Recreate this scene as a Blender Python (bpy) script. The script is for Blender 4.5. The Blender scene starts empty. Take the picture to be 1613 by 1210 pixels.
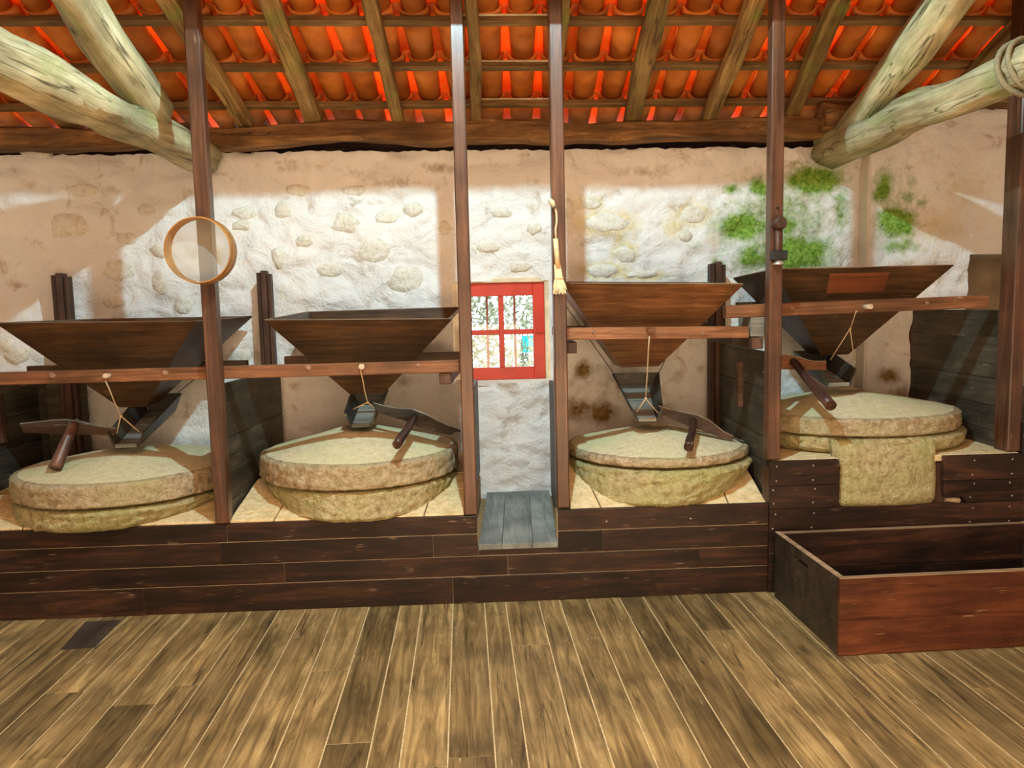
import bpy, bmesh, math, random
from mathutils import Vector, Matrix, noise
random.seed(7)
S = bpy.context.scene
C = S.collection

# ------------------------------------------------------------------ camera
F = 1200.0; CX, CY, EYE = 806.5, 605.0, 1.6
_n = Vector((730-CX, CY-485, -F)).normalized()
_u = Vector((-274, 11900, 1200.)); _u = (_u - _n*_u.dot(_n)).normalized()
_x = _n.cross(_u)
MW = Matrix((_x, _n, _u))
cam = bpy.data.cameras.new('camera'); co = bpy.data.objects.new('camera', cam); C.objects.link(co)
co.matrix_world = Matrix.Translation((0, 0, EYE)) @ MW.to_4x4()
cam.sensor_width = 36.0; cam.lens = 36.0*F/1613.0; cam.clip_start = .05
S.camera = co

def at(px, py, X=None, Y=None, Z=None):
    """world point seen at a photo pixel on the plane X=, Y= or Z="""
    d = MW @ Vector((px-CX, CY-py, -F))
    t = X/d.x if X is not None else (Y/d.y if Y is not None else (Z-EYE)/d.z)
    return d*t + Vector((0, 0, EYE))

# ------------------------------------------------------------------ light, world, exposure
W = bpy.data.worlds.new('world'); S.world = W; W.use_nodes = True
bg = W.node_tree.nodes['Background']; bg.inputs[0].default_value = (.82, .92, 1, 1); bg.inputs[1].default_value = 3.0
def lamp(kind, loc, energy, color, size=.1, rot=None, size_y=None, target=None):
    l = bpy.data.lights.new(kind.lower()+'_light', kind); l.energy = energy; l.color = color
    if kind == 'AREA':
        l.size = size
        if size_y: l.shape = 'RECTANGLE'; l.size_y = size_y
    elif kind == 'SUN': l.angle = size
    else: l.shadow_soft_size = size
    o = bpy.data.objects.new(l.name, l); C.objects.link(o); o.location = loc
    if target is not None: o.rotation_euler = (Vector(target)-Vector(loc)).to_track_quat('-Z', 'Y').to_euler()
    return o
lamp('SUN', (0, -4, 12), 5.0, (1, .95, .85), .01, target=(2.2, 3.5, 0))
LP = (0.15, 2.45, 3.85)
lamp('POINT', LP, 440, (.50, .86, 1), .03)                                       # cool floodlight under the roof
lamp('AREA', (0, .2, 3.9), 60, (1, .66, .42), 3.2, size_y=1.6, target=(0, 2.6, 0))    # added warm area fill, no such fixture in the hall
lamp('AREA', (.3, -1.8, 2.6), 40, (1, .64, .42), 3.0, size_y=1.5, target=(.3, 5, 1.5))  # second added warm fill, from behind the viewer
lamp('AREA', (.3, 1.0, .6), 120, (1, .68, .40), 4.0, size_y=2.0, target=(.3, 4.6, 3.6))  # added low uplight that brightens the tile undersides
S.view_settings.view_transform = 'Standard'; S.view_settings.look = 'None'
S.view_settings.gamma = 1; S.view_settings.use_curve_mapping = False
S.view_settings.exposure = 0.0

# ------------------------------------------------------------------ materials
def nmat(name):
    m = bpy.data.materials.new(name); m.use_nodes = True
    nt = m.node_tree; b = nt.nodes['Principled BSDF']
    return m, nt, b
def N(nt, t, **kw):
    n = nt.nodes.new(t)
    for k, v in kw.items():
        if k.startswith('i_'):
            key = k[2:]
            key = int(key) if key.isdigit() else key.replace('_', ' ')
            n.inputs[key].default_value = v
        else: setattr(n, k, v)
    return n
def coords(nt, scale=(1, 1, 1), obj=True, rand=True):
    tc = N(nt, 'ShaderNodeTexCoord'); mp = N(nt, 'ShaderNodeMapping'); mp.inputs['Scale'].default_value = scale
    nt.links.new(tc.outputs['Object'], mp.inputs['Vector'])
    if rand:
        oi = N(nt, 'ShaderNodeObjectInfo'); mu = N(nt, 'ShaderNodeMath', operation='MULTIPLY', i_1=37.0)
        nt.links.new(oi.outputs['Random'], mu.inputs[0]); nt.links.new(mu.outputs[0], mp.inputs['Location'])
    return mp
def ramp(nt, src, stops):
    r = N(nt, 'ShaderNodeValToRGB'); e = r.color_ramp.elements
    while len(e) > 1: e.remove(e[-1])
    e[0].position = stops[0][0]; e[0].color = (*stops[0][1], 1)
    for p, c in stops[1:]:
        q = e.new(p); q.color = (*c, 1)
    nt.links.new(src, r.inputs[0]); return r
def mixc(nt, fac, a, b, mode='MIX'):
    m = N(nt, 'ShaderNodeMix', data_type='RGBA', blend_type=mode)
    if isinstance(fac, (int, float)): m.inputs[0].default_value = fac
    else: nt.links.new(fac, m.inputs[0])
    for v, i in ((a, 6), (b, 7)):
        if isinstance(v, tuple): m.inputs[i].default_value = (*v, 1)
        else: nt.links.new(v, m.inputs[i])
    return m.outputs[2]
def bump(nt, b, src, strength, dist, normal=None):
    bp = N(nt, 'ShaderNodeBump'); bp.inputs['Strength'].default_value = strength; bp.inputs['Distance'].default_value = dist
    nt.links.new(src, bp.inputs['Height'])
    if normal is not None: nt.links.new(normal, bp.inputs['Normal'])
    nt.links.new(bp.outputs[0], b.inputs['Normal']); return bp.outputs[0]

def wood(name, dark, mid, light, axis=0, rough=.5, scratch=0.0, scratch_col=(.55, .42, .25), grain=14.0, var=.35, moss=0.0, spec=.28, bumpd=.002, crack=.55):
    """grain runs along the object's own axis"""
    m, nt, b = nmat(name)
    sc = [grain, grain, grain]; sc[axis] = 1.1
    mp = coords(nt, sc)
    n1 = N(nt, 'ShaderNodeTexNoise', i_Scale=1.6, i_Detail=9.0, i_Roughness=.74, i_Distortion=.8); nt.links.new(mp.outputs[0], n1.inputs['Vector'])
    mp2 = coords(nt, (2.2, 2.2, 2.2))
    n2 = N(nt, 'ShaderNodeTexNoise', i_Scale=1.5, i_Detail=3.0); nt.links.new(mp2.outputs[0], n2.inputs['Vector'])
    r = ramp(nt, n1.outputs[0], [(.28, dark), (.5, mid), (.72, light)])
    r2 = ramp(nt, n2.outputs[0], [(.35, (.55, .55, .55)), (.65, (1.25, 1.2, 1.15))])
    col = mixc(nt, .8, r.outputs[0], r2.outputs[0], 'MULTIPLY')
    oi = N(nt, 'ShaderNodeObjectInfo')
    hv = N(nt, 'ShaderNodeMapRange', i_3=1-var, i_4=1+var); nt.links.new(oi.outputs['Random'], hv.inputs[0])
    vv = N(nt, 'ShaderNodeHueSaturation'); nt.links.new(hv.outputs[0], vv.inputs['Value']); nt.links.new(col, vv.inputs['Color'])
    col = vv.outputs[0]
    if scratch:
        sm = [150.0]*3; sm[axis] = 7.0
        mp3 = coords(nt, sm)
        n3 = N(nt, 'ShaderNodeTexNoise', i_Scale=1.0, i_Detail=2.0); nt.links.new(mp3.outputs[0], n3.inputs['Vector'])
        n4 = N(nt, 'ShaderNodeTexNoise', i_Scale=4.0, i_Detail=2.0); nt.links.new(mp2.outputs[0], n4.inputs['Vector'])
        mm = N(nt, 'ShaderNodeMath', operation='MULTIPLY'); nt.links.new(n3.outputs[0], mm.inputs[0]); nt.links.new(n4.outputs[0], mm.inputs[1])
        rr = ramp(nt, mm.outputs[0], [(.42-.03*scratch, (0, 0, 0)), (.50, (.6, .6, .6))])
        col = mixc(nt, rr.outputs[0], col, scratch_col)
    if crack:
        cm = [grain*.9]*3; cm[axis] = .35
        mc = coords(nt, cm); nc = N(nt, 'ShaderNodeTexNoise', i_Scale=1.0, i_Detail=3.0, i_Roughness=.45); nt.links.new(mc.outputs[0], nc.inputs['Vector'])
        rc = ramp(nt, nc.outputs[0], [(.490, (0, 0, 0)), (.5, (crack, crack, crack)), (.510, (0, 0, 0))])
        col = mixc(nt, rc.outputs[0], col, tuple(c*.35 for c in dark))
    if moss:
        n5 = N(nt, 'ShaderNodeTexNoise', i_Scale=2.3, i_Detail=5.0); nt.links.new(mp2.outputs[0], n5.inputs['Vector'])
        rr = ramp(nt, n5.outputs[0], [(.52, (0, 0, 0)), (.75, (moss, moss, moss))])
        col = mixc(nt, rr.outputs[0], col, (.20, .30, .04))
    nt.links.new(col, b.inputs['Base Color']); b.inputs['Roughness'].default_value = rough
    b.inputs['Specular IOR Level'].default_value = spec
    bump(nt, b, n1.outputs[0], .6, bumpd)
    return m

def stone(name, base, lightc, dark, lichen=None, bd=.01, sc=1.0):
    m, nt, b = nmat(name)
    mp = coords(nt, (1, 1, 1))
    n1 = N(nt, 'ShaderNodeTexNoise', i_Scale=26.0*sc, i_Detail=6.0, i_Roughness=.7); nt.links.new(mp.outputs[0], n1.inputs['Vector'])
    n2 = N(nt, 'ShaderNodeTexNoise', i_Scale=3.5, i_Detail=3.0); nt.links.new(mp.outputs[0], n2.inputs['Vector'])
    v = N(nt, 'ShaderNodeTexVoronoi', i_Scale=75.0*sc); nt.links.new(mp.outputs[0], v.inputs['Vector'])
    r = ramp(nt, n1.outputs[0], [(.3, dark), (.48, base), (.7, lightc)])
    r2 = ramp(nt, v.outputs['Distance'], [(.1, (.78, .74, .7)), (.5, (1.08, 1.06, 1.04))])
    col = mixc(nt, .6, r.outputs[0], r2.outputs[0], 'MULTIPLY')
    if lichen:
        rr = ramp(nt, n2.outputs[0], [(.40, (0, 0, 0)), (.70, (.6, .6, .6))])
        col = mixc(nt, rr.outputs[0], col, lichen)
    nt.links.new(col, b.inputs['Base Color']); b.inputs['Roughness'].default_value = .9
    b.inputs['Specular IOR Level'].default_value = .2
    bump(nt, b, n1.outputs[0], .9, bd)
    return m

def plain(name, col, rough=.6, metal=0.0, ns=30.0, amt=.25, bd=.001):
    m, nt, b = nmat(name)
    mp = coords(nt)
    n1 = N(nt, 'ShaderNodeTexNoise', i_Scale=ns, i_Detail=4.0); nt.links.new(mp.outputs[0], n1.inputs['Vector'])
    r = ramp(nt, n1.outputs[0], [(.3, tuple(c*(1-amt) for c in col)), (.7, tuple(min(1, c*(1+amt)) for c in col))])
    nt.links.new(r.outputs[0], b.inputs['Base Color']); b.inputs['Roughness'].default_value = rough; b.inputs['Metallic'].default_value = metal
    bump(nt, b, n1.outputs[0], .4, bd)
    return m

M = {}
M['post'] = wood('varnished_post_wood', (.036, .015, .008), (.090, .037, .019), (.185, .080, .038), axis=2, rough=.33, var=.12, grain=22, scratch=.3, scratch_col=(.3, .16, .09), spec=.5)
M['beam'] = wood('frame_beam_wood', (.075, .030, .013), (.185, .078, .034), (.34, .16, .075), rough=.42, var=.15, grain=20, scratch=.3)
M['hopper'] = wood('dark_hopper_wood', (.030, .015, .007), (.072, .036, .015), (.145, .074, .030), rough=.42, var=.18, grain=16, scratch=.5, scratch_col=(.35, .2, .1))
M['hopper_red'] = wood('warm_hopper_wood', (.060, .024, .009), (.150, .062, .021), (.27, .125, .045), rough=.45, var=.12, grain=16, scratch=.6, scratch_col=(.5, .3, .15))
M['patch'] = wood('red_patch_wood', (.12, .034, .013), (.19, .058, .020), (.26, .082, .030), rough=.5, var=.05)
M['kerb'] = wood('kerb_plank_wood', (.007, .005, .004), (.027, .013, .008), (.095, .036, .018), rough=.5, var=.34, grain=10, crack=.4, scratch=1.0, scratch_col=(.30, .20, .12))
M['kerb_edge'] = plain('pale_joint_filler', (.42, .33, .20), .9)
M['part'] = wood('partition_plank_wood', (.022, .020, .015), (.055, .047, .034), (.13, .105, .072), rough=.5, var=.25, grain=9, scratch=.8, scratch_col=(.35, .33, .25))
M['partpost'] = wood('dark_stud_wood', (.03, .014, .009), (.07, .034, .022), (.13, .07, .045), axis=2, rough=.5, var=.2)
M['crate_red'] = wood('crate_front_wood', (.040, .013, .007), (.095, .030, .014), (.19, .062, .026), rough=.4, var=.15, grain=9, scratch=.8, scratch_col=(.4, .24, .13))
M['crate_dark'] = wood('crate_side_wood', (.016, .014, .010), (.036, .028, .020), (.075, .050, .034), rough=.45, var=.15, grain=9, scratch=1.0, scratch_col=(.35, .3, .2))
M['rimdark'] = wood('worn_hopper_rim', (.10, .07, .045), (.22, .16, .10), (.36, .28, .19), rough=.6)
M['rim'] = wood('worn_rim_wood', (.18, .11, .06), (.32, .22, .13), (.5, .38, .25), rough=.6)
M['log'] = wood('pale_log_wood', (.20, .14, .06), (.50, .42, .23), (.74, .67, .44), rough=.75, var=.06, grain=11, moss=.45, bumpd=.02, crack=.9)
M['rafter'] = wood('rafter_wood', (.085, .042, .014), (.30, .18, .06), (.56, .38, .15), rough=.75, var=.22, grain=14, moss=.5, bumpd=.008, crack=.8)
M['batten'] = wood('batten_wood', (.10, .055, .020), (.24, .145, .055), (.40, .26, .11), rough=.75, var=.15, grain=14, bumpd=.003)
M['plate'] = wood('wall_plate_wood', (.045, .018, .006), (.20, .095, .030), (.50, .27, .095), rough=.7, var=.12, grain=11, bumpd=.012, crack=.9)
M['pale_batten_strip'] = plain('pale_strip', (.80, .74, .48), .7)
M['floor'] = wood('worn_floor_wood', (.050, .030, .012), (.22, .150, .060), (.47, .34, .15), axis=1, rough=.5, var=.36, grain=13, crack=.7, scratch=.5, scratch_col=(.62, .5, .28), bumpd=.0025)
M['floor_dark'] = wood('dark_floor_wood', (.035, .026, .02), (.06, .045, .035), (.10, .08, .06), axis=1, rough=.5, var=.1)
M['grey_board'] = wood('grey_painted_board', (.13, .15, .14), (.24, .27, .25), (.37, .40, .36), axis=1, rough=.5, var=.15, grain=10, scratch=.5, scratch_col=(.6, .58, .45))
M['gapfill'] = plain('sandy_joint_dust', (.62, .48, .26), .95, ns=60)
M['sand'] = stone('sandy_slab', (.66, .52, .28), (.80, .68, .42), (.52, .38, .18), bd=.003, sc=.6)
M['bedbase'] = plain('bed_mortar', (.30, .19, .08), .95)
M['granite'] = stone('granite_runner', (.56, .43, .26), (.80, .68, .48), (.30, .19, .10), lichen=(.56, .53, .26), bd=.06)
M['granite_top'] = stone('granite_runner_top', (.62, .53, .33), (.72, .64, .43), (.50, .40, .22), lichen=(.58, .58, .30), bd=.005)  # paler and smoother than the runner sides
M['granite_bed'] = stone('granite_bed', (.60, .50, .26), (.82, .73, .42), (.32, .23, .09), lichen=(.54, .58, .20), bd=.07)
M['stick'] = wood('glossy_stick_wood', (.016, .008, .006), (.055, .024, .017), (.20, .11, .08), axis=2, rough=.38, var=.2, scratch=1.6, scratch_col=(.5, .38, .3), spec=.4)
M['arm'] = wood('clapper_arm_wood', (.026, .015, .010), (.060, .034, .022), (.12, .072, .048), rough=.6, var=.2, scratch=.6)
M['armdark'] = wood('grey_black_arm_wood', (.014, .012, .010), (.034, .029, .024), (.075, .062, .05), rough=.6, var=.1, scratch=.5, scratch_col=(.3, .26, .22), spec=.15)
M['armgrey'] = wood('grey_shoe_wood', (.10, .10, .085), (.20, .20, .17), (.38, .38, .32), rough=.5, var=.15, scratch=.6, scratch_col=(.6, .58, .5))
M['shoe'] = wood('dark_shoe_wood', (.018, .018, .014), (.045, .040, .030), (.09, .08, .06), rough=.4, var=.2, scratch=.5)
M['rope'] = plain('old_rope', (.22, .18, .10), .95, ns=160)
M['string'] = plain('hemp_string', (.58, .45, .28), .9, ns=200)
M['iron'] = plain('dark_iron', (.05, .05, .055), .45, .8)
M['nail'] = plain('nail_head_metal', (.45, .38, .32), .4, .5)
M['pegflat'] = plain('worn_plug', (.22, .11, .06), .6)
M['peg'] = plain('pale_peg_wood', (.48, .36, .24), .6)
M['sieve'] = wood('sieve_hoop_wood', (.26, .11, .025), (.40, .19, .05), (.52, .27, .09), rough=.4, var=.02)
M['broomh'] = plain('pale_cane', (.74, .50, .26), .5)
M['straw'] = plain('straw', (.74, .62, .36), .8, ns=120)
M['red'] = plain('red_window_paint', (.58, .035, .015), .38, ns=8, amt=.12)
M['lining'] = plain('ochre_window_lining', (.70, .54, .34), .7, ns=10)
M['bar'] = plain('rusty_bar', (.32, .12, .08), .7)
M['recess'] = plain('brown_recess_plaster', (.34, .25, .15), .9, ns=5, amt=.3, bd=.01)
M['leaf'] = plain('garden_leaves', (.22, .27, .16), .7)
M['teal'] = plain('teal_plastic_sheet', (.03, .55, .60), .5)
M['ground'] = plain('pale_gravel', (.60, .56, .48), .9)
# clay tiles
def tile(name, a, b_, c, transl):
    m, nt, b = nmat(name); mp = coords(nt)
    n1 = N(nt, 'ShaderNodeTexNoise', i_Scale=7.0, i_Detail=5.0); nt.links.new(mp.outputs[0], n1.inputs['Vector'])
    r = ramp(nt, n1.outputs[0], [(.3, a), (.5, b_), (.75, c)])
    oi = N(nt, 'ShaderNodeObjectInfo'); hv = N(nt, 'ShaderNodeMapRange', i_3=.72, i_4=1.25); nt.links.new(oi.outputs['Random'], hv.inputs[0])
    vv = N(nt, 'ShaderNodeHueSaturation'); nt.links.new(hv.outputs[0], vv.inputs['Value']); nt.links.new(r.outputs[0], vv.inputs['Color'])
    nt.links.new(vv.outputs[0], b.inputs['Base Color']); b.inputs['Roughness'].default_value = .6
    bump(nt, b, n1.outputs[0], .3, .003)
    if transl:
        t = N(nt, 'ShaderNodeBsdfTranslucent'); nt.links.new(vv.outputs[0], t.inputs[0])
        mx = N(nt, 'ShaderNodeMixShader'); mx.inputs[0].default_value = transl
        nt.links.new(b.outputs[0], mx.inputs[1]); nt.links.new(t.outputs[0], mx.inputs[2])
        nt.links.new(mx.outputs[0], nt.nodes['Material Output'].inputs[0])
    return m
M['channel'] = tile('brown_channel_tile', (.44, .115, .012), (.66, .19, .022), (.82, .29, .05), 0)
M['cover'] = tile('leak_lit_cover_tile', (.90, .20, .02), (.97, .26, .03), (1, .40, .05), .30)  # brighter, redder base and translucency paint in light leaking between tiles
# glass
m, nt, b = nmat('window_glass')
tr = N(nt, 'ShaderNodeBsdfTransparent'); gl = N(nt, 'ShaderNodeBsdfGlossy', i_Roughness=.02); mx = N(nt, 'ShaderNodeMixShader'); mx.inputs[0].default_value = .06
nt.links.new(tr.outputs[0], mx.inputs[1]); nt.links.new(gl.outputs[0], mx.inputs[2]); nt.links.new(mx.outputs[0], nt.nodes['Material Output'].inputs[0]); M['glass'] = m
# sieve mesh: real little holes are far below a pixel, so a fine woven net that lets most light through
m, nt, b = nmat('sieve_net')
tr = N(nt, 'ShaderNodeBsdfTransparent'); mx = N(nt, 'ShaderNodeMixShader'); mx.inputs[0].default_value = .42
b.inputs['Base Color'].default_value = (.50, .50, .42, 1)
nt.links.new(tr.outputs[0], mx.inputs[1]); nt.links.new(b.outputs[0], mx.inputs[2]); nt.links.new(mx.outputs[0], nt.nodes['Material Output'].inputs[0]); M['net'] = m
# whitewashed rubble; moss, stains and bare stone come from the paint layer 'wear'
def plaster(name, base, hi):
    m, nt, b = nmat(name); mp = coords(nt, rand=False)
    n1 = N(nt, 'ShaderNodeTexNoise', i_Scale=5.0, i_Detail=8.0, i_Roughness=.62, i_Distortion=.6); nt.links.new(mp.outputs[0], n1.inputs['Vector'])
    n2 = N(nt, 'ShaderNodeTexNoise', i_Scale=38.0, i_Detail=5.0, i_Roughness=.7); nt.links.new(mp.outputs[0], n2.inputs['Vector'])
    n3 = N(nt, 'ShaderNodeTexNoise', i_Scale=14.0, i_Detail=6.0, i_Roughness=.7); nt.links.new(mp.outputs[0], n3.inputs['Vector'])
    r = ramp(nt, n1.outputs[0], [(.30, base), (.42, hi), (.62, hi), (.74, tuple(x*y for x, y in zip(hi, (1, .92, .76))))])  # darker low stop paints shade into the crevices
    col = r.outputs[0]
    at_ = N(nt, 'ShaderNodeAttribute', attribute_name='wear'); sp = N(nt, 'ShaderNodeSeparateColor'); nt.links.new(at_.outputs['Color'], sp.inputs[0])
    def layer(col, ch, c1, c2, nz, k):
        a = N(nt, 'ShaderNodeMath', operation='MULTIPLY_ADD', i_1=1.0, i_2=-.5); nt.links.new(nz.outputs[0], a.inputs[0])
        s = N(nt, 'ShaderNodeMath', operation='MULTIPLY', i_1=k); nt.links.new(a.outputs[0], s.inputs[0])
        t = N(nt, 'ShaderNodeMath', operation='ADD'); nt.links.new(sp.outputs[ch], t.inputs[0]); nt.links.new(s.outputs[0], t.inputs[1])
        rr = ramp(nt, t.outputs[0], [(.22, (0, 0, 0)), (.9, (1, 1, 1))])
        cc = ramp(nt, n2.outputs[0], [(.35, c1), (.65, c2)])
        g = N(nt, 'ShaderNodeMath', operation='GREATER_THAN', i_1=.01); nt.links.new(sp.outputs[ch], g.inputs[0])
        f = N(nt, 'ShaderNodeMath', operation='MULTIPLY'); nt.links.new(rr.outputs[0], f.inputs[0]); nt.links.new(g.outputs[0], f.inputs[1])
        return mixc(nt, f.outputs[0], col, cc.outputs[0])
    col = layer(col, 2, (.66, .52, .22), (.84, .72, .42), n3, 1.1)
    col = layer(col, 1, (.15, .085, .02), (.38, .24, .09), n3, 1.3)
    col = layer(col, 0, (.07, .20, .015), (.34, .50, .09), n3, 1.5)
    nt.links.new(col, b.inputs['Base Color']); b.inputs['Roughness'].default_value = .92; b.inputs['Specular IOR Level'].default_value = .15
    nn = bump(nt, b, n1.outputs[0], .9, .05)
    bump(nt, b, n3.outputs[0], .8, .02, nn)
    return m
M['plaster'] = plaster('whitewashed_rubble', (.56, .45, .34), (.88, .85, .80))
M['sidewall'] = plain('side_wall_plaster', (.74, .66, .56), .95, ns=4, amt=.1, bd=.02)
M['wallstone'] = stone('bare_wall_stone', (.82, .78, .66), (.88, .86, .78), (.66, .58, .42), bd=.02)

# ------------------------------------------------------------------ object helpers
def link(name, me, mat, parent=None, smooth=False, kind=None):
    o = bpy.data.objects.new(name, me)
    if mat is not None and not me.materials: me.materials.append(mat)
    if smooth:
        for p in me.polygons: p.use_smooth = True
    C.objects.link(o)
    if parent is not None: o.parent = parent
    if kind: o['kind'] = kind
    return o
def mesh(name, vs, fs):
    me = bpy.data.meshes.new(name); me.from_pydata([tuple(v) for v in vs], [], fs); me.update(); return me
def tag(o, label, cat, group=None):
    o['label'] = label; o['category'] = cat
    if group: o['group'] = group
    return o
def thing(name, label, cat, loc=(0, 0, 0), group=None):
    o = bpy.data.objects.new(name, None); C.objects.link(o); o.location = loc; o.empty_display_size = .1
    return tag(o, label, cat, group)
def settle(root, o):
    """parts are modelled in world space; keep them there under an Empty that sits at the thing's base"""
    o.parent = root; o.matrix_parent_inverse = Matrix.Translation(root.location).inverted(); return o
def local_box(l, w, h, bev=.003):
    bm = bmesh.new(); bmesh.ops.create_cube(bm, size=1)
    for v in bm.verts: v.co = Vector((v.co.x*l, v.co.y*w, v.co.z*h))
    if bev: bmesh.ops.bevel(bm, geom=bm.edges[:], offset=min(bev, .3*min(l, w, h)), segments=1, affect='EDGES')
    me = bpy.data.meshes.new('box'); bm.to_mesh(me); bm.free(); return me
def frame(p0, p1, up=(0, 0, 1), axis='x'):
    p0, p1 = Vector(p0), Vector(p1); x = (p1-p0).normalized(); u = Vector(up)
    if abs(x.dot(u)) > .98: u = Vector((0, 1, 0))
    y = u.cross(x).normalized(); z = x.cross(y)
    R = Matrix((x, y, z)).transposed() if axis == 'x' else (Matrix((y, z, x)).transposed() if axis == 'z' else Matrix((z*-1, x, y*-1)).transposed())
    return Matrix.Translation((p0+p1)/2) @ R.to_4x4()
def bar(name, p0, p1, w, h, mat, root=None, up=(0, 0, 1), bev=.003, parent=None):
    """straight timber from p0 to p1, w across, h along 'up'; grain along local x"""
    o = link(name, local_box((Vector(p1)-Vector(p0)).length, w, h, bev), mat)
    o.matrix_basis = frame(p0, p1, up)
    if root is not None:
        o.parent = root; o.matrix_parent_inverse = Matrix.Translation(root.location).inverted()
    return o
def boxo(name, x0, x1, y0, y1, z0, z1, mat, root=None, bev=.003):
    o = link(name, local_box(x1-x0, y1-y0, z1-z0, bev), mat)
    o.location = ((x0+x1)/2, (y0+y1)/2, (z0+z1)/2)
    if root is not None:
        o.parent = root; o.matrix_parent_inverse = Matrix.Translation(root.location).inverted()
    return o
def hexa(name, q0, q1, mat, root=None):
    """solid between two quads with matching corners"""
    vs = [Vector(v) for v in list(q0)+list(q1)]; c = sum(vs, Vector())/8
    fs = [(0, 1, 2, 3), (7, 6, 5, 4), (0, 4, 5, 1), (1, 5, 6, 2), (2, 6, 7, 3), (3, 7, 4, 0)]
    me = mesh(name, [v-c for v in vs], fs)
    bm = bmesh.new(); bm.from_mesh(me); bmesh.ops.recalc_face_normals(bm, faces=bm.faces[:]); bmesh.ops.bevel(bm, geom=bm.edges[:], offset=.0015, segments=1, affect='EDGES'); bm.to_mesh(me); bm.free()
    o = link(name, me, mat); o.location = c
    if root is not None: o.parent = root; o.matrix_parent_inverse = Matrix.Translation(root.location).inverted()
    return o
def prism(name, pts, d, mat, root=None, bev=.002):
    """outline pts (3D, planar) pushed along vector d"""
    d = Vector(d); pts = [Vector(p) for p in pts]; c = sum(pts, Vector())/len(pts)
    bm = bmesh.new(); vs = [bm.verts.new(p-c) for p in pts]; f = bm.faces.new(vs)
    r = bmesh.ops.extrude_face_region(bm, geom=[f])
    for v in [g for g in r['geom'] if isinstance(g, bmesh.types.BMVert)]: v.co += d
    bmesh.ops.recalc_face_normals(bm, faces=bm.faces[:])
    if bev: bmesh.ops.bevel(bm, geom=[e for e in bm.edges], offset=bev, segments=1, affect='EDGES')
    me = bpy.data.meshes.new(name); bm.to_mesh(me); bm.free()
    o = link(name, me, mat); o.location = c
    if root is not None: o.parent = root; o.matrix_parent_inverse = Matrix.Translation(root.location).inverted()
    return o
def tube(name, path, rad, mat, root=None, seg=8, rough=0.0, seed=0, zgrain=False, caps=True, hew=0.0):
    path = [Vector(p) for p in path]; rad = rad if isinstance(rad, (list, tuple)) else [rad]*len(path)
    c = sum(path, Vector())/len(path)
    R = None
    if zgrain or hew:   # put the grain axis on local z / x
        R = frame(path[0], path[-1], axis='z' if zgrain else 'x').to_3x3()
    vs = []; fs = []
    t0 = (path[1]-path[0]).normalized(); a = t0.orthogonal().normalized()
    for i, p in enumerate(path):
        t = (path[min(i+1, len(path)-1)]-path[max(i-1, 0)]).normalized()
        a = (a-t*a.dot(t)).normalized(); b2 = t.cross(a)
        for k in range(seg):
            th = 2*math.pi*k/seg; q = a*math.cos(th)+b2*math.sin(th); r = rad[i]
            if rough or hew:
                r += rough*noise.noise(Vector((p.x*6+seed, p.y*6+q.x*2, p.z*6+q.z*2)))
                r += hew*noise.noise(Vector((p.x*2.1+seed+q.x*1.4, p.y*2.1, q.z*1.4)))
            v = p+q*r-c; vs.append(R.transposed() @ v if R else v)
    for i in range(len(path)-1):
        for k in range(seg):
            k2 = (k+1) % seg; fs.append((i*seg+k, i*seg+k2, (i+1)*seg+k2, (i+1)*seg+k))
    if caps: fs.append(tuple(range(seg))[::-1]); fs.append(tuple(range((len(path)-1)*seg, len(path)*seg)))
    me = mesh(name, vs, fs); bm = bmesh.new(); bm.from_mesh(me); bmesh.ops.recalc_face_normals(bm, faces=bm.faces[:]); bm.to_mesh(me); bm.free()
    o = link(name, me, mat, smooth=True)
    for p in me.polygons:
        if len(p.vertices) > 4: p.use_smooth = False
    mw = Matrix.Translation(c) @ (R.to_4x4() if R else Matrix())
    if root is not None: o.parent = root; o.matrix_parent_inverse = Matrix.Translation(root.location).inverted()
    o.matrix_basis = mw
    return o
def lerp(a, b, t): return Vector(a).lerp(Vector(b), t)
def subpath(p0, p1, n, wob=0.0, seed=0):
    out = []
    for i in range(n+1):
        q = lerp(p0, p1, i/n)
        if wob: q = q+Vector((noise.noise(Vector((i*.45, seed, 0))), noise.noise(Vector((i*.45, seed, 5))), noise.noise(Vector((i*.45, seed, 9)))))*wob
        out.append(q)
    return out
def timber(name, p0, p1, w, h, mat, root=None, n=14, seed=0, amt=.008, ends=(1, 1), up=(0, 0, 1)):
    """hand-hewn squared timber: a beam with wavering faces and worn arrises; local x along it"""
    p0, p1 = Vector(p0), Vector(p1); L = (p1-p0).length; vs = []; fs = []
    prof = [(-.5, -.36), (-.36, -.5), (.36, -.5), (.5, -.36), (.5, .36), (.36, .5), (-.36, .5), (-.5, .36)]
    for i in range(n+1):
        x = (i/n-.5)*L; k = ends[0]*(1-i/n)+ends[1]*i/n
        dy = noise.noise(Vector((x*1.3, seed, 1)))*amt*1.5; dz = noise.noise(Vector((x*1.3, seed, 7)))*amt*1.5
        for j, (a, b2) in enumerate(prof):
            s = noise.noise(Vector((x*4, j*3.1, seed)))*amt
            vs.append((x, a*w*k+dy+(s if a > 0 else -s), b2*h*k+dz+(s if b2 > 0 else -s)))
    for i in range(n):
        for j in range(8):
            j2 = (j+1) % 8; fs.append((i*8+j, (i+1)*8+j, (i+1)*8+j2, i*8+j2))
    fs.append(tuple(range(8))); fs.append(tuple(range(n*8, n*8+8))[::-1])
    me = mesh(name, vs, fs); bm = bmesh.new(); bm.from_mesh(me); bmesh.ops.recalc_face_normals(bm, faces=bm.faces[:]); bm.to_mesh(me); bm.free()
    o = link(name, me, mat)
    if root is not None: o.parent = root
    o.matrix_basis = frame(p0, p1, up)
    if root is not None: o.matrix_parent_inverse = Matrix()
    return o
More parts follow.
